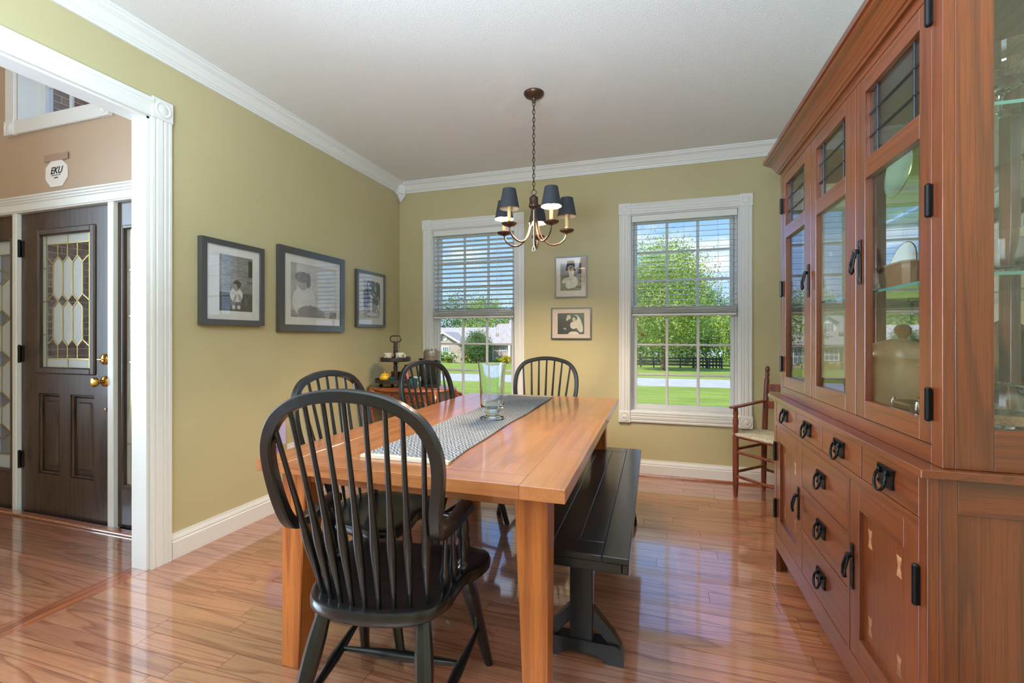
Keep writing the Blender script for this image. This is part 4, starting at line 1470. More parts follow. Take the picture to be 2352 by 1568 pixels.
pr = [(.078, .0625), (.077, .08), (.068, .105), (.045, .125), (.02, .133), (.001, .135), (.001, .1325), (.02, .1305), (.043, .1225), (.065, .104), (.0745, .08), (.0755, .0625)]
MB().lathe(pr, (0, 0, 0), 36, caps=False).build('dome', K['crystal'], dc, 50)
# ---------------------------------------------------------------- ladder-back armchair by the window
K['cherry'] = wood('cherry_chair', srgb(126, 62, 40), srgb(92, 40, 26), 'Z', rough=.4, coat=.3, rings=8, stretch=.08, vary=.04, pores=.2)
K['rush'] = mat('rush_seat', srgb(206, 196, 172), .9, noise=(60, srgb(170, 158, 132), .4, .65), bump=(200, .5, .003))
lc = thing('ladder_back_armchair', 'brown ladder-back armchair with rush seat in the corner by the cabinet', 'chair', (.83, 3.73, 0))
FLp, BLp, FRp, BRp = Vector((.583, 3.762, 0)), Vector((.812, 3.965, 0)), Vector((.868, 3.452, 0)), Vector((1.045, 3.705, 0))
bd = Vector((.035, .03, 0))


def vpost(p, prof, lean=None):
    lean = lean or Vector((0, 0, 0))
    H_ = prof[-1][0]
    return MB().tube([p + lean * (z / H_) ** 2 + Vector((0, 0, z)) for z, _ in prof], [r for _, r in prof], 12)


for p in (FLp, FRp):
    wp(vpost(p, [(0, .013), (.06, .019), (.2, .021), (.46, .021), (.475, .016), (.49, .019), (.52, .017), (.57, .021), (.6, .015), (.62, .020), (.655, .016), (.662, .016)]), 'front_post', K['cherry'], lc, 50)
for p in (BLp, BRp):
    wp(vpost(p, [(0, .013), (.06, .018), (.3, .021), (.6, .020), (.86, .018), (.885, .012), (.9, .018), (.915, .011), (.93, .016), (.948, .017), (.962, .012), (.968, .003)], bd), 'back_post', K['cherry'], lc, 50)
bt = lambda p, z: p + bd * (z / .968) ** 2 + Vector((0, 0, z))
for z in (.80, .668):
    a, b = bt(BLp, z), bt(BRp, z)
    mid_ = (a + b) / 2 + Vector((.018, .016, .006))
    wp(MB().sweep(crom([a, mid_, b], 8), rect(.005, .028, .2), (0, 0, 1)), 'ladder_slat', K['cherry'], lc)
for f_, b_ in ((FLp, BLp), (FRp, BRp)):
    dv = (f_ - b_).normalized()
    e0, e1 = bt(b_, .70), f_ + Vector((0, 0, .668)) + dv * .045
    wp(MB().sweep([e0, e0 * .6 + e1 * .4, e0 * .2 + e1 * .8, e1], rect(.02, .007, .4), (0, 0, 1), False, [(.7, 1), (1, 1), (1.25, 1), (1.0, 1)]), 'arm', K['cherry'], lc)
    for z in (.355, .185):
        wp(MB().tube([f_ + Vector((0, 0, z)), b_ + Vector((0, 0, z + .01))], .0105, 10), 'rung', K['cherry'], lc, 50)
for z in (.335, .155):
    wp(MB().tube([FLp + Vector((0, 0, z)), FRp + Vector((0, 0, z))], .0105, 10), 'rung', K['cherry'], lc, 50)
wp(MB().tube([BLp + Vector((0, 0, .17)), BRp + Vector((0, 0, .17))], .0105, 10), 'rung', K['cherry'], lc, 50)
ce = (FLp + FRp + BLp + BRp) / 4
mb = MB()
NS = 15
for k in range(NS):
    q = 1.05 - k / NS
    zz = .468 + .006 * (1 - q)
    mb.tube([ce + (p - ce) * q + Vector((0, 0, zz)) for p in (FLp, FRp, BRp, BLp)], .0115, 6, closed=True)
mb.v = [(x, y_, z) for x, y_, z in mb.v]
wp(mb, 'rush_seat', K['rush'], lc, 60)
for a, b in ((FLp, FRp), (FLp, BLp), (FRp, BRp), (BLp, BRp)):
    wp(MB().tube([a + Vector((0, 0, .452)), b + Vector((0, 0, .452))], .012, 8), 'seat_rail', K['cherry'], lc, 50)

# ---------------------------------------------------------------- carved side table in the corner
K['carved'] = wood('carved_fruitwood', srgb(160, 84, 40), srgb(116, 56, 24), 'X', rough=.32, coat=.5, coat_rough=.12, rings=7, stretch=.1, vary=.03, pores=.25)
K['carving'] = mat('carved_relief', srgb(152, 78, 36), .36, coat=.4, noise=(38, srgb(92, 42, 18), .5, .68), bump=(48, .9, .012))
CTX, CTY, CTZ = -2.052, 3.62, .752
st = thing('carved_side_table', 'carved honey-brown side table with curved legs in the corner', 'table', (CTX, CTY, 0))
ol = []
for k in range(48):
    a = 2 * PI * k / 48
    c, s_ = math.cos(a), math.sin(a)
    rr = 1 / (abs(c) ** 3 + abs(s_) ** 3) ** (1 / 3)
    wob = 1 + .035 * math.cos(4 * a) - .02 * math.cos(8 * a)
    ol.append((CTX + .382 * c * rr * wob, CTY + .235 * s_ * rr * wob))
mb = MB()
m_ = len(ol)
v, f = [], []
rings = [(.95, CTZ - .026), (.985, CTZ - .024), (1.0, CTZ - .016), (.99, CTZ - .009), (.985, CTZ - .004), (.965, CTZ)]
for k, z in rings:
    v += [(CTX + (x - CTX) * k, CTY + (y_ - CTY) * k, z) for x, y_ in ol]
for i in range(len(rings) - 1):
    f += [(i * m_ + k, i * m_ + (k + 1) % m_, (i + 1) * m_ + (k + 1) % m_, (i + 1) * m_ + k) for k in range(m_)]
f += [tuple(range(m_ - 1, -1, -1)), tuple((len(rings) - 1) * m_ + k for k in range(m_))]
wp(mb.add(v, f), 'table_top', K['carved'], st, 35)
lx, ly = .285, .165
for sx in (-1, 1):
    for sy in (-1, 1):
        p = Vector((CTX + sx * lx, CTY + sy * ly, 0))
        o_ = Vector((sx * .7, sy * .7, 0))
        pts = crom([p + o_ * .005 + Vector((0, 0, CTZ - .03)), p + o_ * .045 + Vector((0, 0, .66)), p + o_ * .05 + Vector((0, 0, .58)), p + o_ * .012 + Vector((0, 0, .40)), p - o_ * .012 + Vector((0, 0, .2)), p + o_ * .012 + Vector((0, 0, .06)), p + o_ * .045 + Vector((0, 0, .012))], 5)
        rad = [.036, .038, .04, .04, .042, .042, .041, .04, .038, .036, .034, .032, .030, .028, .026, .025, .023, .022, .021, .0205, .02, .02, .02, .021, .022, .022, .022, .022, .018, .015, .012]
        mb = MB().tube(pts, (rad + [.012] * 9)[:len(pts)], 8)
        mb.v = [(x, y_, max(z, 0)) for x, y_, z in mb.v]
        wp(mb, 'leg', K['carved'], st, 50)
        # acanthus scroll at each knee
        sc_ = [p + o_ * (.055 + .035 * math.cos(t_) * (1 - t_ / 9)) + Vector((sx * .02, 0, .655 + .035 * math.sin(t_) * (1 - t_ / 9))) for t_ in [i * .45 for i in range(15)]]
        wp(MB().tube(sc_, [.016 - .0006 * i for i in range(15)], 6), 'scroll', K['carving'], st, 60)


def apron_poly(L_):
    top = CTZ - .03
    out = [(-L_, top), (L_, top)]
    for i in range(25):
        u = 1 - 2 * i / 24
        a = abs(u)
        z = .60 - .028 * math.cos(u * PI * 3) * (1 if a < .34 else .2) + (.055 * math.sin(min(1, max(0, (a - .4) / .5)) * PI) if a > .4 else 0)
        if a > .93: z -= .03
        out.append((u * L_, z))
    return out


for sy in (-1, 1):
    yy = CTY + sy * (ly + .018)
    wp(MB().prism([(b, CTX + a) for a, b in apron_poly(lx)], yy - .011, yy + .011, 'Y'), 'apron', K['carving'], st)
    wp(MB().tube([(CTX + a, yy + sy * .006, b) for a, b in apron_poly(lx)[2:]], .009, 6), 'apron_moulding', K['carved'], st, 60)
for sx in (-1, 1):
    xx = CTX + sx * (lx + .018)
    wp(MB().prism([(CTY + a, b) for a, b in apron_poly(ly)], xx - .011, xx + .011, 'X'), 'apron', K['carving'], st)
mb = MB()
for i in range(7):
    a = -.12 + .04 * i
    yy = CTY - ly - .03
    mb.tube([(CTX + a - .018, yy, .668), (CTX + a, yy - .006, .648 - .01 * math.cos(a * 20)), (CTX + a + .018, yy, .668)], [.004, .009, .004], 6)
    mb.tube([(CTX + a, yy, .69), (CTX + a + .008, yy - .005, .672), (CTX + a, yy, .655)], [.003, .008, .003], 6)
wp(mb, 'carved_spray', K['carved'], st, 60)

# two-tier tray stand
K['traywood'] = mat('dark_distressed_wood', srgb(44, 38, 34), .45, noise=(26, srgb(74, 60, 48), .5, .75), bump=(50, .1, .001))
TSX, TSY = -2.228, 3.62
ts = thing('tiered_tray_stand', 'dark two-tier round tray stand with ring handle on the carved side table', 'tray', (TSX, TSY, CTZ))
for R, z in ((.178, .034), (.13, .222)):
    MB().lathe([(.001, z), (R, z), (R + .004, z + .004), (R + .004, z + .034), (R, z + .037), (R - .006, z + .034), (R - .008, z + .010), (.001, z + .008)], (0, 0, 0), 48, caps=False).build('tray', K['traywood'], ts, 40)
for k in range(4):
    a = PI / 4 + k * PI / 2
    MB().lathe([(.010, 0), (.016, .006), (.018, .014), (.011, .02), (.013, .0335)], (.13 * math.cos(a), .13 * math.sin(a), 0), 12).build('foot', K['traywood'], ts, 50)
for z0, z1 in ((.042, .2215), (.230, .398)):
    h_ = z1 - z0
    MB().lathe([(.016, z0), (.02, z0 + .02 * 1), (.014, z0 + .05), (.022, z0 + h_ * .45), (.017, z0 + h_ * .58), (.021, z0 + h_ * .72), (.014, z0 + h_ * .8), (.02, z0 + h_ * .9), (.015, z1)], (0, 0, 0), 14).build('column', K['traywood'], ts, 50)
ring = []
for k in range(24):
    a = 2 * PI * k / 24
    c, s_ = math.cos(a), math.sin(a)
    ring.append(((.033 if abs(c) > .3 else .033 * abs(c) / .3) * math.copysign(1, c) + .022 * c, 0, .424 + .027 * s_))
MB().tube(ring, .0055, 8, closed=True, up=(0, 1, 0)).build('ring_handle', mat('pewter_handle', srgb(86, 84, 84), .35, .8), ts, 60)


def mug(name, label, loc, R, H, m, hdir, cat='mug', group=None, inner=None):
    r = thing(name, label, cat, loc, 0, group)
    MB().lathe([(.001, 0), (R * .85, 0), (R * .95, .004), (R, H), (R - .003, H), (R * .92 - .003, .01), (.001, .008)], (0, 0, 0), 28, caps=False).build('cup', m, r, 45)
    if hdir is not None:
        c, s_ = math.cos(hdir), math.sin(hdir)
        pts = [(R * .97, .78), (R * 1.35, .82), (R * 1.62, .62), (R * 1.55, .36), (R * 1.2, .2), (R * .93, .2)]
        MB().tube(crom([(a * c, a * s_, b * H) for a, b in pts], 4), .0045, 8).build('handle', m if inner is None else inner, r, 60)
    return r


K['floral'] = mat('floral_china', srgb(236, 232, 222), .15, coat=.6, noise=(38, srgb(120, 96, 60), .60, .66))
K['green'] = mat('landscape_china', srgb(232, 234, 226), .15, coat=.6, noise=(22, srgb(120, 140, 84), .48, .56))
K['yellow'] = mat('yellow_glaze', srgb(238, 182, 20), .15, coat=.7)
K['teal'] = mat('teal_glaze', srgb(22, 92, 100), .15, coat=.7, noise=(16, srgb(16, 66, 76), .4, .6))
UZ = CTZ + .2308
mug('floral_mug', 'white mug with brown flower sprigs on the upper tray', (TSX - .068, TSY - .02, UZ), .037, .066, K['floral'], 2.6)
mug('landscape_mug', 'white mug with a green landscape band on the upper tray', (TSX + .062, TSY - .03, UZ), .038, .071, K['green'], -.2, inner=K['china'])
LZ = CTZ + .0425
sg2 = thing('sugar_bowl', 'yellow lidded sugar bowl on the lower tray', 'bowl', (TSX - .065, TSY - .075, LZ))
MB().lathe([(.001, 0), (.032, 0), (.044, .02), (.046, .04), (.038, .056), (.034, .06), (.001, .06)], (0, 0, 0), 28, caps=False).build('body', K['yellow'], sg2, 50)
MB().lathe([(.037, .0605), (.036, .066), (.02, .076), (.006, .079), (.005, .083), (.009, .089), (.007, .095), (.001, .096)], (0, 0, 0), 28, caps=False).build('lid', K['yellow'], sg2, 50)
mug('teal_dip_bowl', 'small teal dip bowl on the lower tray', (TSX + .025, TSY - .10, LZ), .032, .044, K['teal'], None, 'bowl')
tb_ = thing('recipe_tin', 'dark red tin standing at the back of the lower tray', 'tin', (TSX - .03, TSY + .085, LZ))
MB().box(-.06, .06, -.02, .02, 0, .07, .003).build('body', mat('maroon_tin', srgb(92, 26, 28), .4), tb_)
MB().box(-.062, .062, -.022, .022, .0705, .08, .003).build('lid', mat('maroon_lid', srgb(110, 34, 34), .4), tb_)
# small lady figurine in a pink dress
fg = thing('lady_figurine', 'small figurine of a dark-haired lady in a pink dress on the lower tray', 'figurine', (TSX + .095, TSY + .01, LZ))
K['pink'] = mat('pink_glaze', srgb(226, 120, 118), .3, coat=.4)
K['skin'] = mat('figurine_skin', srgb(226, 178, 150), .4, coat=.3)
K['hair'] = mat('figurine_hair', srgb(40, 26, 20), .4)
MB().lathe([(.036, 0), (.034, .02), (.028, .05), (.018, .078), (.014, .086), (.018, .1), (.016, .108), (.006, .112)], (0, 0, 0), 18).build('dress', K['pink'], fg, 50)
MB().lathe([(.005, .110), (.005, .118), (.010, .124), (.0115, .132), (.009, .141), (.001, .144)], (0, 0, 0), 14, caps=False).build('head', K['skin'], fg, 60)
MB().lathe([(.0115, .13), (.0135, .136), (.012, .146), (.005, .151), (.001, .152)], (.0, .003, 0), 14, caps=False).build('hair', K['hair'], fg, 60)
for sx in (-1, 1):
    MB().tube([(sx * .015, 0, .102), (sx * .026, -.006, .085), (sx * .016, -.018, .072)], [.0055, .0045, .004], 8).build('arm', K['skin'], fg, 60)
# mugs behind the chair and coffee machine
mug('teal_mug', 'teal mug on the carved side table beside the coffee machine', (-1.985, 3.50, CTZ + .0003), .04, .085, K['teal'], .4, group='mugs by the coffee machine')
mug('patterned_mug', 'pale blue patterned mug on the carved side table beside the tray stand', (-2.005, 3.60, CTZ + .0003), .04, .09, mat('blue_sprig', srgb(206, 222, 226), .2, coat=.5, noise=(30, srgb(60, 120, 140), .55, .62)), 2.0, group='mugs by the coffee machine')
cm_ = thing('coffee_machine', 'grey-brown pod coffee machine with a domed head on the carved side table', 'machine', (-1.872, 3.66, CTZ + .0004))
K['mbody'] = mat('machine_taupe', srgb(120, 112, 104), .3, .4, coat=.4)
K['mblack'] = mat('machine_black', srgb(28, 28, 30), .3, coat=.3)
K['chrome'] = mat('chrome', srgb(206, 204, 202), .12, 1.0)
MB().lathe([(.058, .235), (.071, .238), (.072, .25), (.072, .268)], (0, -.03, 0), 36).build('head_lower', K['mbody'], cm_, 40)
MB().lathe([(.0725, .2695), (.0725, .31), (.07, .318), (.06, .322), (.058, .33), (.052, .333), (.001, .335)], (0, -.03, 0), 36, caps=False).build('head', K['mbody'], cm_, 40)
for k in range(6):
    a = 2 * PI * k / 6
    MB().tube([(.045 * math.cos(a), -.03 + .045 * math.sin(a), .334), (.068 * math.cos(a), -.03 + .068 * math.sin(a), .322)], .007, 6).build('lever_rib', K['chrome'], cm_, 50)
MB().box(-.045, .045, .0, .07, .0, .236, .012).build('column', K['mblack'], cm_)
MB().lathe([(.06, 0), (.062, .004), (.062, .02), (.055, .026), (.001, .026)], (0, -.045, 0), 32, caps=True).build('drip_tray', K['mblack'], cm_, 40)
MB().lathe([(.02, .205), (.026, .215), (.03, .2345)], (0, -.05, 0), 20).build('spout', K['mblack'], cm_, 40)
MB().lathe([(.048, .03), (.052, .034), (.052, .23), (.048, .236)], (-.10, .03, 0), 28).build('water_tank', pane_mat('smoked_tank', (.25, .27, .3), 1.5), cm_, 40)
MB().lathe([(.053, .2365), (.053, .25), (.001, .252)], (-.10, .03, 0), 28, caps=False).build('tank_lid', K['mblack'], cm_, 40)
MB().lathe([(.05, .0), (.052, .004), (.052, .0295)], (-.10, .03, 0), 28).build('tank_base', K['mblack'], cm_, 40)

# lilac caddy and outlet low on the left wall
K['lilac'] = mat('lilac_plastic', srgb(196, 186, 236), .35)
lw = thing('wall_caddy', 'small lilac plastic caddy hung low on the left wall behind the armchair', 'caddy', (LX, 2.50, .44))
MB().prism([(-.075, .02), (.045, .02), (.045, .165), (-.02, .20), (-.075, .12)], .004, .05, 'X').build('body', K['lilac'], lw)
MB().box(.004, .03, -.03, .012, -.06, .0195, .005).build('hook', mat('violet_plastic', srgb(150, 130, 220), .3), lw)
MB().box(.0, .004, -.05, .03, -.03, .15, .001).build('backplate', K['lilac'], lw)
ot = thing('outlet_plate', 'white electrical outlet plate on the left wall', 'outlet', (LX, 2.64, .38))
MB().box(0, .006, -.035, .035, -.057, .057, .002).build('plate', K['white'], ot)
for zz in (-.028, .016):
    MB().box(.006, .0075, -.016, .016, zz, zz + .024, .0005).build('socket', K['matte'], ot)

# ---------------------------------------------------------------- chandelier
CHX, CHY = -.729, 2.806
ch = thing('chandelier', 'bronze five-arm chandelier with small dark shades over the table', 'chandelier', (CHX, CHY, CE))
zc = lambda z: z - CE
BZm = K['bronze']
MB().lathe([(.064, 0), (.064, -.006), (.056, -.018), (.035, -.03), (.012, -.036), (.008, -.045), (.001, -.046)], (0, 0, 0), 32, caps=False).build('canopy', BZm, ch, 45)
MB().tube([(.011 * math.cos(a), 0, -.052 + .011 * math.sin(a)) for a in [2 * PI * k / 14 for k in range(14)]], .003, 6, closed=True, up=(0, 1, 0)).build('canopy_loop', BZm, ch, 60)
zt, zb = -.056, zc(2.128)
nl = 22
step = (zt - zb) / nl
lk = [MB(), MB()]
for q in (0, 1):
    pts = []
    for k in range(14):
        a = 2 * PI * k / 14
        pts.append((.0085 * math.cos(a), 0, (step * .5 + .0035) * math.sin(a)))
    if q:
        pts = [(0, x, z) for x, _, z in pts]
    lk[q].tube(pts, .0022, 5, closed=True, up=(0, 1, 0) if not q else (1, 0, 0))
lm = [lk[q].mesh('chain_link', BZm, 60) for q in (0, 1)]
for k in range(nl):
    obj('chain_link', lm[k % 2], ch, (0, 0, zt - step * (k + .5)))
MB().tube([(.0022 * math.cos(t_ * .9), .0022 * math.sin(t_ * .9), zt - (zt - zb) * t_ / 30) for t_ in range(31)], .0015, 5).build('supply_wire', BZm, ch, 60)
MB().tube([(.016 * math.cos(a), 0, zc(2.112) + .016 * math.sin(a)) for a in [2 * PI * k / 18 for k in range(18)]], .0028, 6, closed=True, up=(0, 1, 0)).build('top_ring', BZm, ch, 60)
MB().lathe([(.004, zc(2.098)), (.012, zc(2.092)), (.026, zc(2.082)), (.028, zc(2.07)), (.028, zc(2.04)), (.031, zc(2.036)), (.033, zc(2.028)), (.030, zc(2.018)), (.02, zc(2.01)), (.008, zc(2.004))], (0, 0, 0), 28).build('hub', BZm, ch, 45)
MB().tube([(0, 0, zc(2.004)), (0, 0, zc(1.80)), (.002, 0, zc(1.775)), (.010, 0, zc(1.755)), (.006, 0, zc(1.738)), (-.006, 0, zc(1.738)), (-.010, 0, zc(1.755)), (-.002, 0, zc(1.775))], [.004, .004, .004, .004, .0035, .0035, .004, .003], 8, up=(0, 1, 0)).build('drop_finial', K['chrome'], ch, 60)
K['shade'] = mat('charcoal_paper_shade', srgb(44, 48, 56), .7)
K['shadein'] = mat('cream_shade_lining', srgb(236, 216, 190), .8)
K['candle'] = mat('candle_sleeve', srgb(232, 208, 150), .5)
K['bulb'] = mat('lit_bulb', srgb(255, 214, 150), .3, emit=((1.0, .79, .57), 4500.0))
K['bulboff'] = mat('unlit_bulb', srgb(230, 228, 222), .15, coat=.5)
camr, camb = Vector((math.cos(YAW), math.sin(YAW), 0)), Vector((math.sin(YAW), -math.cos(YAW), 0))
RA = .215
for i, (ang, lit) in enumerate(((64, True), (136, False), (208, True), (280, True), (-8, False))):
    a = math.radians(ang)
    d = camr * math.cos(a) + camb * math.sin(a)
    P = lambda r_, z: d * r_ + Vector((0, 0, zc(z)))
    pts = crom([P(.014, 2.022), P(.017, 1.97), P(.026, 1.90), P(.055, 1.825), P(.105, 1.785), P(.16, 1.79), P(.2, 1.82), P(RA, 1.862)], 6)
    arm_ = MB().tube(pts, .0058, 8, up=tuple(d.cross(Vector((0, 0, 1))))).build('arm', BZm, ch, 60)
    o3 = d * RA
    MB().lathe([(.006, zc(1.856)), (.012, zc(1.86)), (.036, zc(1.867)), (.046, zc(1.876)), (.047, zc(1.881)), (.042, zc(1.879)), (.016, zc(1.876))], o3, 24).build('cup', BZm, arm_, 45)
    MB().lathe([(.0135, zc(1.876)), (.014, zc(1.892)), (.0125, zc(1.893))], o3, 16).build('socket_ring', K['wornrim'], arm_, 45)
    MB().lathe([(.0115, zc(1.8935)), (.0115, zc(1.985))], o3, 16).build('candle_sleeve', K['candle'], arm_, 45)
    MB().lathe([(.006, zc(1.9855)), (.014, zc(2.0)), (.0155, zc(2.012)), (.010, zc(2.032)), (.003, zc(2.045))], o3, 14).build('bulb', K['bulb'] if lit else K['bulboff'], arm_, 60)
    sh_ = MB().lathe([(.061, zc(1.968)), (.0395, zc(2.085))], o3, 36, caps=False).lathe([(.0602, zc(1.968)), (.0387, zc(2.085))][::-1], o3, 36, caps=False)
    so_ = MB().lathe([(.061, zc(1.968)), (.0395, zc(2.085)), (.0388, zc(2.085)), (.0392, zc(2.084)), (.0400, zc(2.080))], o3, 36, caps=False).build('lamp_shade', K['shade'], ch, 50)
    MB().lathe([(.0606, zc(1.968)), (.0598, zc(1.9685)), (.0385, zc(2.0845))][::-1], o3, 36, caps=False).build('shade_lining', K['shadein'], so_, 50)
    mbx = MB()
    for k in range(3):
        b_ = 2 * PI * k / 3
        mbx.tube([o3 + Vector((0, 0, zc(2.047))), o3 + Vector((.0385 * math.cos(b_), .0385 * math.sin(b_), zc(2.078)))], .0012, 5)
    mbx.build('shade_carrier', BZm, so_)
    MB().lathe([(.006, zc(2.0465)), (.0355, zc(2.0765)), (.0355, zc(2.0775)), (.006, zc(2.0475))], o3, 20).build('uplight_baffle', BZm, so_)  # baffle added above the bulb to cut its light on the ceiling

# ---------------------------------------------------------------- blinds
def blind(label, X0, X1, tilt, nslat, sag, tasselx):
    cxm = (X0 + X1) / 2
    r = thing('venetian_blind', label, 'blind', (cxm, DY + .032, WZ[1] - .012), 0, 'white slatted blinds half lowered in the windows')
    hw = (X1 - X0) / 2 - .016
    MB().box(-hw, hw, -.024, -.016, -.055, -.001, .002).build('valance', K['blind'], r)
    MB().box(-hw + .004, hw - .004, -.0155, .026, -.048, -.003, .002).build('headrail', K['blind'], r)
    sl = MB()
    c, s_ = math.cos(tilt), math.sin(tilt)
    prof = [(-.025, 0), (-.012, .0016), (0, .0022), (.012, .0016), (.025, 0), (.012, -.0012), (0, -.0006), (-.012, -.0012)]
    v = [(x, a * c + b * s_, -a * s_ + b * c) for x in (-hw + .005, hw - .005) for a, b in prof]
    sl.add(v, [(k, (k + 1) % 8, 8 + (k + 1) % 8, 8 + k) for k in range(8)] + [tuple(range(7, -1, -1)), tuple(range(8, 16))])
    sm = sl.mesh('slat', K['blind'], 40)
    z0, z1 = -.075, -.782
    for k in range(nslat):
        obj('slat', sm, r, (0, 0, z0 + (z1 - z0) * k / (nslat - 1)))
    flat = MB().box(-hw + .005, hw - .005, -.025, .025, -.0014, .0014, .0006).mesh('slat', K['blind'])
    rr = random.Random(4)
    zz = -.797
    for k in range(9):
        o = obj('slat', flat, r, (0, rr.uniform(-.002, .002), zz))
        o.rotation_euler = (rr.uniform(-.03, .03), rr.uniform(-1, 1) * sag, 0)
        zz -= .0062
    MB().box(-hw + .005, hw - .005, -.026, .026, zz - .022, zz - .002, .005).build('bottom_rail', K['blind'], r)
    for k in (-.62, .02, .66):
        for yy in (-.027, .027):
            MB().tube([(hw * k, yy, -.05), (hw * k, yy, zz - .01)], .0009, 5).build('ladder_cord', K['cord'], r)
    MB().tube([(tasselx, -.03, -.05), (tasselx, -.032, -1.02)], .0011, 5).build('lift_cord', K['cord'], r)
    MB().tube([(tasselx + .014, -.03, -.05), (tasselx + .016, -.033, -1.02)], .0011, 5).build('lift_cord', K['cord'], r)
    for q in (0, .016):
        MB().lathe([(.003, -1.02), (.006, -1.03), (.0075, -1.045), (.004, -1.05)], (tasselx + q, -.0325, 0), 10).build('tassel', K['tassel'] if tasselx < 0 else K['cord'], r)
    return r


blind('white slatted blind tilted closed-ish in the window at the left corner', *W1, math.radians(12), 17, .004, .25)
blind('white slatted blind with level slats in the window nearest the cabinet', *W2, math.radians(-8), 17, .0, -.335)


# ---------------------------------------------------------------- framed photographs
K['print'] = mat('photo_print', (1, 1, 1), .35)
t = K['print'].node_tree
at_ = nd(t, 'ShaderNodeVertexColor', layer_name='print')
t.links.new(at_.outputs['Color'], t.nodes['Principled BSDF'].inputs['Base Color'])


def photo_mesh(wd, hg, nx, ny, fn):
    """flat print in the XZ plane facing -y, colours from fn(u, v) with v downwards"""
    v = [(-wd / 2 + wd * i / nx, 0, hg / 2 - hg * j / ny) for j in range(ny + 1) for i in range(nx + 1)]
    f = [(j * (nx + 1) + i, (j + 1) * (nx + 1) + i, (j + 1) * (nx + 1) + i + 1, j * (nx + 1) + i + 1) for j in range(ny) for i in range(nx)]
    me = bpy.data.meshes.new('print')
    me.from_pydata(v, [], f)
    ca = me.color_attributes.new('print', 'FLOAT_COLOR', 'POINT')
    data = []
    for j in range(ny + 1):
        for i in range(nx + 1):
            c = fn(i / nx, j / ny)
            c = (c, c, c) if isinstance(c, float) else c
            data += [((max(0, q)) / 255 / 1.0) ** 2.2 for q in c] + [1.0]
    ca.data.foreach_set('color', data)
    me.materials.append(K['print'])
    return me


def ell(u, v, cx, cy, rx, ry, rot=0.0):
    c, s_ = math.cos(rot), math.sin(rot)
    x, y_ = (u - cx), (v - cy)
    return ((x * c + y_ * s_) / rx) ** 2 + ((-x * s_ + y_ * c) / ry) ** 2 < 1


HN = {}


def hn(i, j, s_=0):
    k = (i, j, s_)
    if k not in HN:
        HN[k] = random.Random(i * 7919 + j * 104729 + s_ * 31).random()
    return HN[k]


def vn(u, v, s_=0):
    i, j = int(math.floor(u)), int(math.floor(v))
    a, b = u - i, v - j
    a, b = a * a * (3 - 2 * a), b * b * (3 - 2 * b)
    return (hn(i, j, s_) * (1 - a) + hn(i + 1, j, s_) * a) * (1 - b) + (hn(i, j + 1, s_) * (1 - a) + hn(i + 1, j + 1, s_) * a) * b


def ph_child(u, v):
    g = 150 - 40 * u + 30 * vn(u * 14, v * 40, 1) - (26 if (v * 26 % 1) < .14 else 0) - 14 * ((u * 9 + .5 * (int(v * 26) % 2)) % 1 < .08)
    if v > .66: g = 70 + 34 * vn(u * 10, v * 14, 2)
    if v > .93: g = 84.0
    if u > .86 and .05 < v < .36: g = 40.0
    if u > .82 and .44 < v < .47: g = 60.0
    if ell(u, v, .95, .72, .16, .05): g = 66 + 40 * vn(u * 20, v * 20, 3)
    if ell(u, v, .40, .80, .085, .1) or ell(u, v, .58, .82, .07, .09): g = 128.0 - 20 * (u > .5)
    if ell(u, v, .42, .92, .05, .04) or ell(u, v, .57, .92, .05, .035): g = 216.0
    if ell(u, v, .5, .70, .19, .13): g = 208 + 22 * vn(u * 12, v * 12, 4)
    if ell(u, v, .46, .76, .035, .08, .5) or ell(u, v, .6, .75, .035, .08, -.5): g = 160.0
    if ell(u, v, .5, .545, .10, .085): g = 150.0
    if ell(u, v, .52, .51, .12, .075) and not ell(u, v, .46, .56, .075, .06): g = 52 + 20 * vn(u * 30, v * 30, 5)
    return float(g)


def ph_girl(u, v):
    g = 196 + 26 * vn(u * 6, v * 8, 6) - 30 * (u < .12)
    if v > .86: g = 120 + 50 * vn(u * 8, v * 12, 7)
    if ell(u, v, .28, .70, .24, .30): g = 222 + 14 * vn(u * 14, v * 14, 8)
    if ell(u, v, .25, .33, .13, .16): g = 178.0
    if ell(u, v, .24, .25, .15, .10) or ell(u, v, .36, .3, .05, .15): g = 120 + 30 * vn(u * 40, v * 40, 9)
    if ell(u, v, .40, .90, .26, .13): g = 132 + 20 * vn(u * 10, v * 10, 10)
    if ell(u, v, .78, .88, .06, .14): g = 200.0
    return float(g)


def ph_garden(u, v):
    g = 40 + 170 * max(0, vn(u * 16, v * 20, 11) * vn(u * 7, v * 9, 12) * 1.9 - .1)
    if v > .72: g = 120 + 110 * vn(u * 24, v * 30, 13)
    if ell(u, v, .1, .1, .12, .2, .6): g = 190.0
    if ell(u, v, .42, .74, .20, .17): g = 120 + 60 * vn(u * 9, v * 30, 14)
    if ell(u, v, .47, .74, .07, .2): g = 214.0
    if ell(u, v, .45, .53, .055, .045): g = 200.0
    if ell(u, v, .66, .72, .1, .13): g = 150.0
    if ell(u, v, .5, .9, .3, .05): g = 226.0
    return float(g)


def sep(g, k=1.0):
    return (g * 1.02, g * .98, g * (.96 - .04 * k))


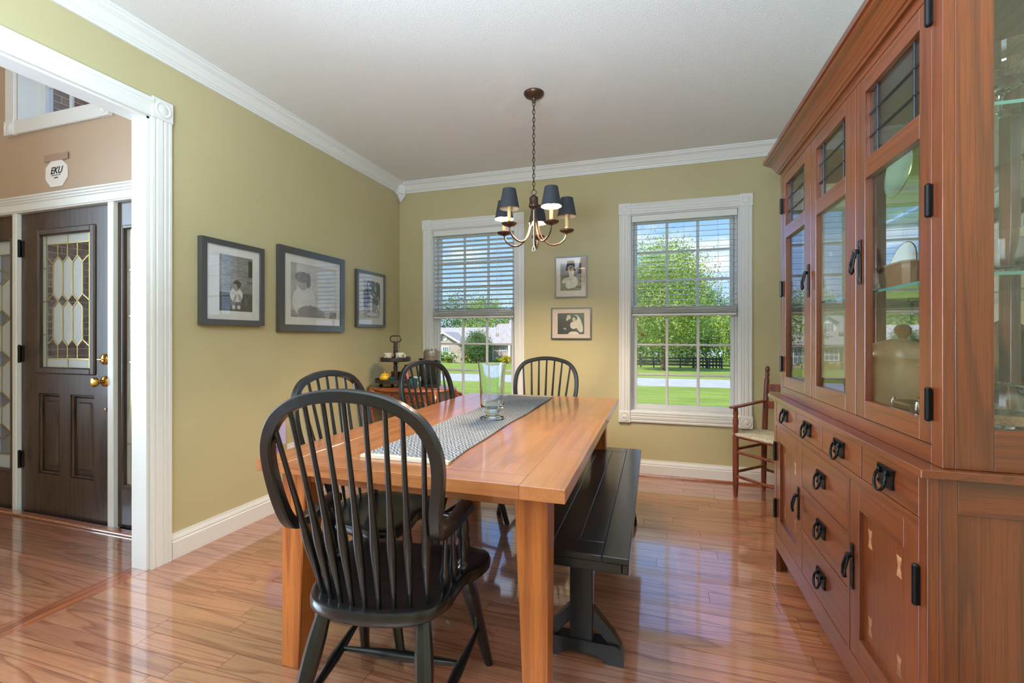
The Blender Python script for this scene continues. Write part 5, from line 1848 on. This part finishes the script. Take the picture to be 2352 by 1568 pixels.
def ph_bride(u, v):
    g = 44 + 20 * vn(u * 4, v * 5, 15) + (30 * vn(u * 3, v * 30, 16) if v > .72 else 0)
    if u > .74 and v < .8: g += 22
    if ell(u, v, .56, .68, .27, .22) or ell(u, v, .27, .62, .2, .09, -.3) or ell(u, v, .4, .8, .14, .12): g = 196 + 30 * vn(u * 12, v * 10, 17)
    if ell(u, v, .53, .36, .12, .16): g = 206.0
    if ell(u, v, .5, .2, .14, .12): g = 150 + 40 * vn(u * 16, v * 16, 18)
    if ell(u, v, .51, .19, .06, .06): g = 52.0
    if ell(u, v, .53, .21, .04, .045): g = 190.0
    if ell(u, v, .7, .18, .06, .05, .5): g = 170.0
    return sep(g)


def ph_couple(u, v):
    g = (48, 66, 66) if u > .45 else (44, 48, 64)
    if ell(u, v, .18, .7, .34, .42) or ell(u, v, .34, .62, .2, .36): g = (30, 32, 46)
    if ell(u, v, .45, .8, .22, .09): g = (30, 32, 46)
    if ell(u, v, .78, .5, .13, .42, -.25): g = sep(196 + 40 * vn(u * 10, v * 5, 19))
    if ell(u, v, .60, .58, .13, .17) or ell(u, v, .6, .98, .19, .12): g = sep(220 + 14 * vn(u * 20, v * 20, 20))
    if ell(u, v, .66, .24, .075, .11): g = (38, 30, 28)
    if ell(u, v, .615, .3, .055, .1): g = sep(206.0, 3)
    if ell(u, v, .37, .14, .11, .08): g = (30, 26, 28)
    if ell(u, v, .42, .2, .075, .11): g = sep(200.0, 3)
    if ell(u, v, .36, .3, .035, .07): g = sep(214.0)
    if ell(u, v, .28, .74, .06, .035, .6): g = sep(190.0, 3)
    return g


def framed(name_label, face, cx_, cy_, cz2, wd, hg, fw, dep, ph, fn, mt, nx, ny):
    """face 'L': hangs on left wall (cx_ is y), 'B': back wall (cx_ is x)"""
    loc = (LX, cx_, cz2) if face == 'L' else (cx_, DY, cz2)
    r = thing('picture_frame', name_label, 'picture', loc, PI / 2 if face == 'L' else 0, 'framed photographs on the walls')
    # local: picture faces -y, wall plane at y=0
    W_, H_ = wd / 2, hg / 2
    oc = [(-W_, -H_), (W_, -H_), (W_, H_), (-W_, H_)]
    ic = [(-W_ + fw, -H_ + fw), (W_ - fw, -H_ + fw), (W_ - fw, H_ - fw), (-W_ + fw, H_ - fw)]
    for k in range(4):
        l = (k + 1) % 4
        MB().prism([(z_, x_) for x_, z_ in (oc[k], oc[l], ic[l], ic[k])], -dep, -.002, 'Y').build('frame_rail', K['frame'], r)
    iw, ih = wd / 2 - fw, hg / 2 - fw
    wall_boxes('X', -iw, iw, -ih, ih, -dep + .011, -dep + .013, [(ph[0] - wd / 2, ph[1] - wd / 2, ph[2] - hg / 2, ph[3] - hg / 2)]).build('mat_board', mt, r)
    MB().box(-iw, iw, -dep + .0135, -.0045, -ih, ih).build('backing', K['cabin'], r)
    pw, phh = ph[1] - ph[0] + .004, ph[3] - ph[2] + .004
    p = obj('print', photo_mesh(pw, phh, nx, ny, fn), r, ((ph[0] + ph[1]) / 2 - wd / 2, -dep + .0132, (ph[2] + ph[3]) / 2 - hg / 2))
    MB().box(-iw, iw, -dep + .006, -dep + .008, -ih, ih).build('glazing', K['pglass'], r)
    return r


# on the left wall the local +x axis runs along +y
framed('black framed photograph of a small child by a brick wall, nearest the foyer', 'L', 2.163, 0, 1.520, .436, .505, .033, .036, (.118, .352, .086, .424), ph_child, K['matte'], 70, 100)
framed('largest black framed photograph on the left wall, pale picture of a girl', 'L', 2.853, 0, 1.534, .688, .597, .048, .034, (.112, .598, .104, .494), ph_girl, K['matte'], 90, 70)
framed('black framed garden photograph nearest the corner on the left wall', 'L', 3.588, 0, 1.534, .436, .502, .024, .03, (.104, .362, .086, .42), ph_garden, K['matte'], 64, 84)
framed('thin black framed bride portrait between the windows, the upper one', 'B', -.720, 0, 1.736, .291, .370, .010, .02, (.050, .241, .062, .308), ph_bride, K['mattep'], 70, 90)
framed('thin black framed wedding couple photograph between the windows, the lower one', 'B', -.718, 0, 1.317, .365, .286, .010, .02, (.060, .302, .045, .235), ph_couple, K['mattep'], 90, 70)
# ---------------------------------------------------------------- outdoors
gz = lambda y_: -.4 - .032 * max(y_, 0)
K['lawn'] = mat('lawn_grass', srgb(120, 150, 62), .95, spec=.1)
t = K['lawn'].node_tree
tc = nd(t, 'ShaderNodeTexCoord')
mp = nd(t, 'ShaderNodeMapping')
mp.inputs['Scale'].default_value = (.25, 1.2, 1)
t.links.new(tc.outputs['Object'], mp.inputs[0])
n1 = nd(t, 'ShaderNodeTexNoise', i_Scale=1.1, i_Detail=8.0, i_Roughness=.65)
t.links.new(mp.outputs[0], n1.inputs['Vector'])
t.links.new(ramp(t, n1.outputs['Fac'], [(.3, srgb(112, 132, 54)), (.5, srgb(134, 154, 70)), (.72, srgb(158, 170, 92))]), t.nodes['Principled BSDF'].inputs['Base Color'])
lawn = MB()
xs = (-160, 160)
ys2 = [-80, 0, 20, 60, 110, 200]
v = [(x, y_, gz(y_) - .001) for y_ in ys2 for x in xs]
lawn.add(v, [(2 * i, 2 * i + 1, 2 * i + 3, 2 * i + 2) for i in range(len(ys2) - 1)])
lo = lawn.build('lawn', K['lawn'])
tag(lo, 'mown green lawn sloping down to the road outside the windows', 'grass')
lo['kind'] = 'stuff'
K['road'] = mat('pale_asphalt', srgb(186, 186, 190), .9, noise=(3, srgb(170, 170, 174), .4, .6))
sl = .115
rd = MB()
pts = []
for x in (-120, 120):
    for y0 in (22.1, 28.2):
        y_ = y0 + sl * x * .55
        pts.append((x, y_, gz(y_)))
rd.add([pts[0], pts[2], pts[3], pts[1]] + [(a, b, c + .03) for a, b, c in (pts[0], pts[2], pts[3], pts[1])], [(3, 2, 1, 0), (4, 5, 6, 7), (0, 1, 5, 4), (1, 2, 6, 5), (2, 3, 7, 6), (3, 0, 4, 7)])
struct(rd.build('road', K['road']), 'pale road crossing beyond the lawn')


def leaf_mat(name, c1, c2, c3):
    m = bpy.data.materials.new(name)
    m.use_nodes = True
    t = m.node_tree
    t.nodes.clear()
    tc = nd(t, 'ShaderNodeTexCoord')
    n = nd(t, 'ShaderNodeTexNoise', i_Scale=.75, i_Detail=4.0, i_Roughness=.7)
    t.links.new(tc.outputs['Object'], n.inputs['Vector'])
    c = ramp(t, n.outputs['Fac'], [(.3, c1), (.5, c2), (.7, c3)])
    d = nd(t, 'ShaderNodeBsdfDiffuse')
    tl = nd(t, 'ShaderNodeBsdfTranslucent')
    t.links.new(c, d.inputs['Color'])
    t.links.new(c, tl.inputs['Color'])
    mx = nd(t, 'ShaderNodeMixShader', i_Fac=.35)
    t.links.new(d.outputs[0], mx.inputs[1])
    t.links.new(tl.outputs[0], mx.inputs[2])
    o = nd(t, 'ShaderNodeOutputMaterial')
    t.links.new(mx.outputs[0], o.inputs[0])
    return m


LM = [leaf_mat('maple_leaves', srgb(104, 138, 66), srgb(156, 182, 90), srgb(202, 204, 108)),
      leaf_mat('dark_leaves', srgb(78, 106, 66), srgb(106, 138, 84), srgb(138, 162, 104)),
      leaf_mat('pale_leaves', srgb(116, 148, 96), srgb(154, 178, 118), srgb(186, 196, 146))]
K['bark'] = mat('tree_bark', srgb(96, 84, 70), .9, bump=(12, .8, .03))


def leaves(n, cl, R, sz, seed, cz):
    """cl clusters filling an ellipsoid of radii R"""
    rr = random.Random(seed)
    mb = MB()
    cs = []
    while len(cs) < cl:
        p = Vector((rr.uniform(-1, 1), rr.uniform(-1, 1), rr.uniform(-1, 1)))
        if .25 < p.length < 1:
            k = 1 - .25 * max(0, p.z)
            cs.append(Vector((p.x * R[0] * k, p.y * R[1] * k, p.z * R[2] + cz)))
    per = n // cl
    sp = min(R) * .2
    v, f = [], []
    for c in cs:
        for _ in range(per):
            p = c + Vector((rr.gauss(0, sp), rr.gauss(0, sp), rr.gauss(0, sp * .7)))
            a = Vector((rr.gauss(0, 1), rr.gauss(0, 1), rr.gauss(0, .6))).normalized()
            b = a.cross(Vector((rr.gauss(0, 1), rr.gauss(0, 1), rr.gauss(0, 1)))).normalized()
            s_ = sz * rr.uniform(.6, 1.3)
            i = len(v)
            v += [p - a * s_, p + b * s_ * .55, p + a * s_, p - b * s_ * .55]
            f.append((i, i + 1, i + 2, i + 3))
    mb.v = [tuple(p) for p in v]
    mb.f = f
    return mb


def tree(name, label, x, y_, H, R, trunk, n, m, seed, cat='tree', group=None, sz=.2, base=.3):
    r = thing(name, label, cat, (x, y_, gz(y_)), 0, group)
    cz = H * base + (H * (1 - base)) / 2
    leaves(n, max(10, n // 55), (R, R, H * (1 - base) / 2 * .92), sz, seed, cz).build('foliage', LM[m], r)
    rr = random.Random(seed)
    mb = MB()
    tp = [(0, 0, -.1), (trunk * .2, 0, H * .2), (-trunk * .3, .1, H * .45), (0, 0, H * .8)]
    mb.tube(crom(tp, 5), [trunk * (1.15 - .06 * i) if trunk * (1.15 - .06 * i) > .02 else .02 for i in range(16)], 8)
    for k in range(7):
        a = rr.uniform(0, 2 * PI)
        z = H * rr.uniform(.28, .6)
        e = Vector((math.cos(a) * R * .7, math.sin(a) * R * .7, z + R * .5))
        mb.tube([(0, 0, z), tuple(e * .5 + Vector((0, 0, z * .4))), tuple(e)], [trunk * .4, trunk * .28, trunk * .08], 6)
    mb.build('trunk', K['bark'], r, 60)
    return r


tree('maple_tree', 'tall yellow-green maple standing on the lawn in the window nearest the cabinet', .7, 40.5, 11.2, 3.9, .17, 34000, 0, 1, sz=.10, base=.15)
gt = 'woodland trees beyond the fence and house'
bgt = [(-2.5, 66, 12.5, 4.2, 1), (-8, 74, 12, 4.5, 0), (5.2, 74, 9.5, 4.2, 2), (11.5, 64, 9.5, 4.0, 2), (17, 76, 13.5, 4.6, 1), (24, 70, 12, 4.6, 2),
       (-16, 84, 13.0, 5, 1), (-24, 90, 13.5, 5.2, 2), (-31.5, 84, 12.5, 5, 0), (-39, 88, 14, 5.4, 1), (-47, 80, 12.5, 5, 2), (-57, 84, 14, 5.4, 1), (.8, 84, 12.0, 4.8, 2), (9, 90, 13, 5.0, 1), (-44, 62, 12, 4.6, 0), (-68, 86, 13, 5.4, 1)]
desc = ['bright green broad tree of the far treeline', 'dark green dense tree of the far treeline', 'pale green loose tree of the far treeline']
where = ['just left of the maple', 'right of the house roof', 'right of the maple trunk', 'at the right edge of the right window', 'beyond the right window edge', 'far right beyond the fence',
         'over the house roof', 'rising behind the house gable', 'left of the house ridge', 'well left of the house', 'past the house end', 'far left past the house', 'directly behind the maple', 'behind the fence end', 'beside the house at its left end', 'farthest left of the treeline']
hedge = [(-12.5, 57, 6.2, 3.4, 0), (-6.8, 56, 5.6, 3.3, 1), (-1.6, 57, 6.6, 3.4, 2), (3.6, 56, 6.0, 3.2, 1), (8.6, 57, 6.4, 3.4, 0), (13.8, 55, 5.8, 3.4, 2), (19.5, 57, 6.6, 3.6, 1)]
hw_ = ['at the house corner', 'behind the fence, left end', 'behind the maple trunk', 'behind the fence middle', 'at the fence end', 'right of the fence', 'farthest right']
for i, (x, y_, H, R, m) in enumerate(hedge):
    tree('hedgerow_tree', 'low bushy hedgerow tree ' + hw_[i], x, y_, H, R, .1, 7000, m, 120 + i, group='bushy hedgerow behind the fence', sz=.14, base=.0)
for i, (x, y_, H, R, m) in enumerate(bgt):
    tree('woodland_tree', desc[m] + ', ' + where[i], x, y_, H, R, .16, 9000, m, 20 + i, group=gt, sz=.18, base=.06)


def shrub(name, label, x, y_, H, R, n, m, seed, sz=.09, flowers=None, group=None):
    r = thing(name, label, 'shrub', (x, y_, gz(y_)), 0, group)
    leaves(n, max(12, n // 40), (R, R, H * .46), sz, seed, H * .5).build('foliage', LM[m] if isinstance(m, int) else m, r)
    mb = MB()
    rr = random.Random(seed)
    for k in range(6):
        a = rr.uniform(0, 2 * PI)
        mb.tube([(0, 0, -.05), (math.cos(a) * R * .3, math.sin(a) * R * .3, H * .3), (math.cos(a) * R * .6, math.sin(a) * R * .6, H * .65)], [.03, .02, .01], 5)
    mb.build('stem', K['bark'], r)
    if flowers:
        fm = MB()
        for _ in range(flowers[1]):
            a, b = rr.uniform(0, 2 * PI), rr.uniform(.1, 1)
            p = (math.cos(a) * R * b, math.sin(a) * R * b * .9, H * (.45 + .5 * rr.random() * (1.1 - b * .6)))
            fm.lathe([(.02, -.08), (.085, -.03), (.085, .03), (.02, .07)], p, 6)
        fm.build('blossoms', flowers[0], r, 60)
    return r


K['wflower'] = mat('white_blossom', srgb(240, 240, 236), .8)
K['oflower'] = mat('orange_blossom', srgb(220, 120, 60), .8)
shrub('large_shrub', 'large rounded grey-green shrub in front of the neighbouring house', -20.6, 51.8, 4.0, 1.75, 9000, 1, 61, .085)
shrub('hydrangea_bush', 'white flowering hydrangea below the gable window of the house', -24.2, 50.8, 1.4, 1.35, 3600, 0, 62, .085, (K['wflower'], 110))
shrub('yellow_shrub', 'small yellow-green shrub beside the white porch post of the house', -16.9, 52.2, .95, .95, 1500, leaf_mat('yellow_leaves', srgb(170, 160, 40), srgb(206, 190, 56), srgb(226, 212, 90)), 63, .09)
shrub('daylily_clump', 'orange flowering clump beside the large grey-green shrub', -21.6, 50.9, .9, .7, 900, 0, 64, .1, (K['oflower'], 14))
shrub('foundation_shrub', 'low green shrub under the small window of the house', -18.1, 52.6, .8, .7, 900, 2, 65, .09)
shrub('golden_hedge', 'golden low hedge under the dormered end of the house', -14.6, 52.6, .8, 2.2, 2200, leaf_mat('golden_leaves', srgb(180, 170, 70), srgb(206, 196, 96), srgb(220, 212, 120)), 66, .1)

# board fence
fn = thing('board_fence', 'black board fence across the far field behind the maple', 'fence', (-2.0, 47.8, gz(47.8)))
K['fence'] = mat('black_fence', srgb(52, 54, 58), .8)
fx0, fx1 = -10.0, 6.2
npost = 13
for k in range(npost + 1):
    x = fx0 + (fx1 - fx0) * k / npost + 2.0
    MB().box(x - .07, x + .07, -.05, .06, -.02, 1.05, .01).build('fence_post', K['fence'], fn)
for z in (.28, .58, .88):
    MB().box(fx0 + 2.0, fx1 + 2.0, -.09, -.0505, z, z + .15, .01).build('fence_board', K['fence'], fn)
for k in range(9):
    x = 5.55 + k * .3
    MB().box(x, x + .12, -.12, -.0905, .05, 1.12, .005).build('fence_picket', K['fence'], fn)

# neighbouring brick house
K['brick'] = mat('tan_brick', srgb(176, 160, 146), .9)
t = K['brick'].node_tree
tc = nd(t, 'ShaderNodeTexCoord')
mp = nd(t, 'ShaderNodeMapping')
mp.inputs['Rotation'].default_value = (PI / 2, 0, 0)
t.links.new(tc.outputs['Object'], mp.inputs[0])
bk = nd(t, 'ShaderNodeTexBrick', i_Scale=4.6)
bk.inputs['Color1'].default_value = (*srgb(166, 146, 132), 1)
bk.inputs['Color2'].default_value = (*srgb(192, 174, 158), 1)
bk.inputs['Mortar'].default_value = (*srgb(204, 196, 186), 1)
t.links.new(mp.outputs[0], bk.inputs['Vector'])
t.links.new(bk.outputs['Color'], t.nodes['Principled BSDF'].inputs['Base Color'])
K['shingle'] = mat('grey_shingles', srgb(176, 170, 168), .95, noise=(3, srgb(158, 152, 150), .4, .62))
K['htrim'] = mat('house_white', srgb(236, 236, 236), .6)
K['hglass2'] = mat('house_window_glass', srgb(120, 136, 144), .08, spec=.8)
HYF, HGZ = 54.0, gz(54.0)
hs = thing('brick_house', 'tan brick ranch house with grey roof across the road', 'house', (-19.0, HYF + 4, HGZ))
EV = .38
wp(MB().box(-30, -7.5, HYF, HYF + 9, HGZ - .3, EV), 'wall', K['brick'], hs)


def roof(x0, x1, yf, yb, ze, zr, ov=.35):
    ym = (yf + yb) / 2
    k = (zr - ze) / (ym - yf)
    pr = [(yf - ov, ze - k * ov), (ym, zr), (yb + ov, ze - k * ov), (yb + ov, ze - k * ov - .16), (ym, zr - .16), (yf - ov, ze - k * ov - .16)]
    return MB().prism(pr, x0, x1, 'X')


wp(roof(-30.4, -19.6, HYF, HYF + 9, EV, 2.42), 'roof', K['shingle'], hs)
wp(roof(-20.2, -17.6, HYF, HYF + 9, EV + .02, 2.9), 'roof', K['shingle'], hs)
wp(roof(-18.4, -7.2, HYF, HYF + 9, EV + .03, 3.45), 'roof', K['shingle'], hs)
wp(MB().box(-22.8, -7.1, HYF - .5, HYF - .36, EV - .28, EV - .06), 'gutter', K['htrim'], hs)
# gable wing
gxa, gxb, gm = -28.3, -22.8, -25.45
wp(MB().prism([(HGZ - .3, gxa), (HGZ - .3, gxb), (.3, gxb), (1.62, gm), (.3, gxa)], HYF - 1.2, HYF + .2, 'Y'), 'gable_wall', K['brick'], hs)
for a, b in ((gxa - .35, gm), (gxb + .35, gm)):
    wp(MB().prism([(.14, a), (1.76, b), (1.6, b), (-.02, a)], HYF - 1.62, HYF + 3.5, 'Y'), 'gable_roof', K['shingle'], hs)
    wp(MB().prism([(.16, a), (1.80, b), (1.56, b), (-.08, a)], HYF - 1.72, HYF - 1.625, 'Y'), 'fascia', K['htrim'], hs)
wp(MB().prism([(2.36, -27.6), (1.95, -28.4), (1.75, -28.4), (2.2, -27.6), (1.3, -25.9), (1.5, -25.9)][::1], HYF - .52, HYF - .42, 'Y') if False else MB().box(-30.5, -30.38, HYF - .4, HYF + 9.4, EV - .1, EV + .1), 'rake_board', K['htrim'], hs)
wp(MB().lathe([(.34, -1.26), (.34, -1.21)], (gm + .1, HYF, .95), 8, 'Y'), 'gable_vent', K['htrim'], hs)


def hwin(x0, x1, z0, z1, yy, grid=True):
    f_ = wp(wall_boxes('X', x0, x1, z0, z1, yy - .06, yy - .001, [(x0 + .08, x1 - .08, z0 + .08, z1 - .08)]), 'window', K['htrim'], hs)
    wp(MB().box(x0 + .08, x1 - .08, yy - .04, yy - .03, z0 + .08, z1 - .08), 'pane', K['hglass2'], f_)
    mb = MB()
    mb.box(x0 + .08, x1 - .08, yy - .055, yy - .041, (z0 + z1) / 2 - .03, (z0 + z1) / 2 + .03)
    if grid:
        for k in (1, 2):
            xx = x0 + (x1 - x0) * k / 3
            mb.box(xx - .02, xx + .02, yy - .053, yy - .042, z0 + .08, z1 - .08)
    wp(mb, 'glazing_bar', K['htrim'], f_)


hwin(-25.75, -24.75, -1.3, -.1, HYF - 1.2)
hwin(-18.4, -17.5, -.66, -.06, HYF)
hwin(-13.7, -12.5, -1.75, -.05, HYF)
hwin(-16.6, -15.3, -1.3, -.1, HYF)
hwin(-11.2, -10.0, -1.3, -.1, HYF)
for x in (-22.7, -19.3):
    wp(MB().box(x - .06, x + .06, HYF - .12, HYF - .02, HGZ, EV - .2), 'downspout', K['htrim'], hs)
wp(MB().box(-17.2, -16.9, HYF - .45, HYF - .15, HGZ, EV - .1), 'porch_post', K['htrim'], hs)
for x in (-12.95, -16.35):
    dz = 1.62
    d_ = wp(MB().prism([(dz - .5, x - .72), (dz - .5, x + .72), (dz + 1.0, x + .72), (dz + 1.5, x), (dz + 1.0, x - .72)], HYF + 2.0, HYF + 4.2, 'Y'), 'dormer', K['htrim'], hs)
    for sx in (-1, 1):
        wp(MB().prism([(dz + .92, x + sx * .9), (dz + 1.60, x), (dz + 1.72, x), (dz + 1.02, x + sx * .95)], HYF + 1.75, HYF + 4.2, 'Y'), 'dormer_roof', K['shingle'], d_)
    wp(MB().box(x - .4, x + .4, HYF + 1.975, HYF + 1.99, dz + .02, dz + .92), 'pane', K['hglass2'], d_)
    mb = MB()
    for k in (-.133, .133):
        mb.box(x + k - .02, x + k + .02, HYF + 1.95, HYF + 1.974, dz + .02, dz + .92)
    for k in (.24, .47, .7):
        mb.box(x - .4, x + .4, HYF + 1.95, HYF + 1.974, dz + k - .02, dz + k + .02)
    wp(mb, 'glazing_bar', K['htrim'], d_)

# brick porch wall seen through the foyer glass
K['rbrick'] = mat('red_brown_brick', srgb(186, 134, 112), .85, noise=(9, srgb(150, 100, 84), .4, .62), bump=(30, .3, .004))
K['mortar'] = mat('pale_mortar', srgb(232, 214, 184), .95)
PX = -5.55
pw_ = struct(MB().box(PX - .12, PX - .006, 2.16, 4.9, -.399, 5.0).build('wall_porch', K['mortar']), 'red-brown brick porch wall outside the front door')
bm_ = MB().box(-.05, 0, 0, .19, 0, .057, .003).mesh('brick', K['rbrick'])
rest = MB()
z = -.395
rowi = 0
while z < 4.9:
    y_ = 2.17 + (.1 if rowi % 2 else 0)
    while y_ < 4.7:
        if 3.0 < z < 4.15 and 2.5 < y_ < 3.95:
            obj('brick', bm_, pw_, (PX, y_, z))
        else:
            rest.box(PX - .05, PX, y_, y_ + .19, z, z + .057)
        y_ += .2
    z += .067
    rowi += 1
ro = rest.build('brick_remainder', K['rbrick'], pw_)
ro['kind'] = 'stuff'
struct(MB().box(PX, LX - .11, FW + .186, 4.6, -.32, -.12, .01).build('porch_slab', mat('porch_concrete', srgb(190, 184, 176), .9)), 'concrete porch floor outside the front door')
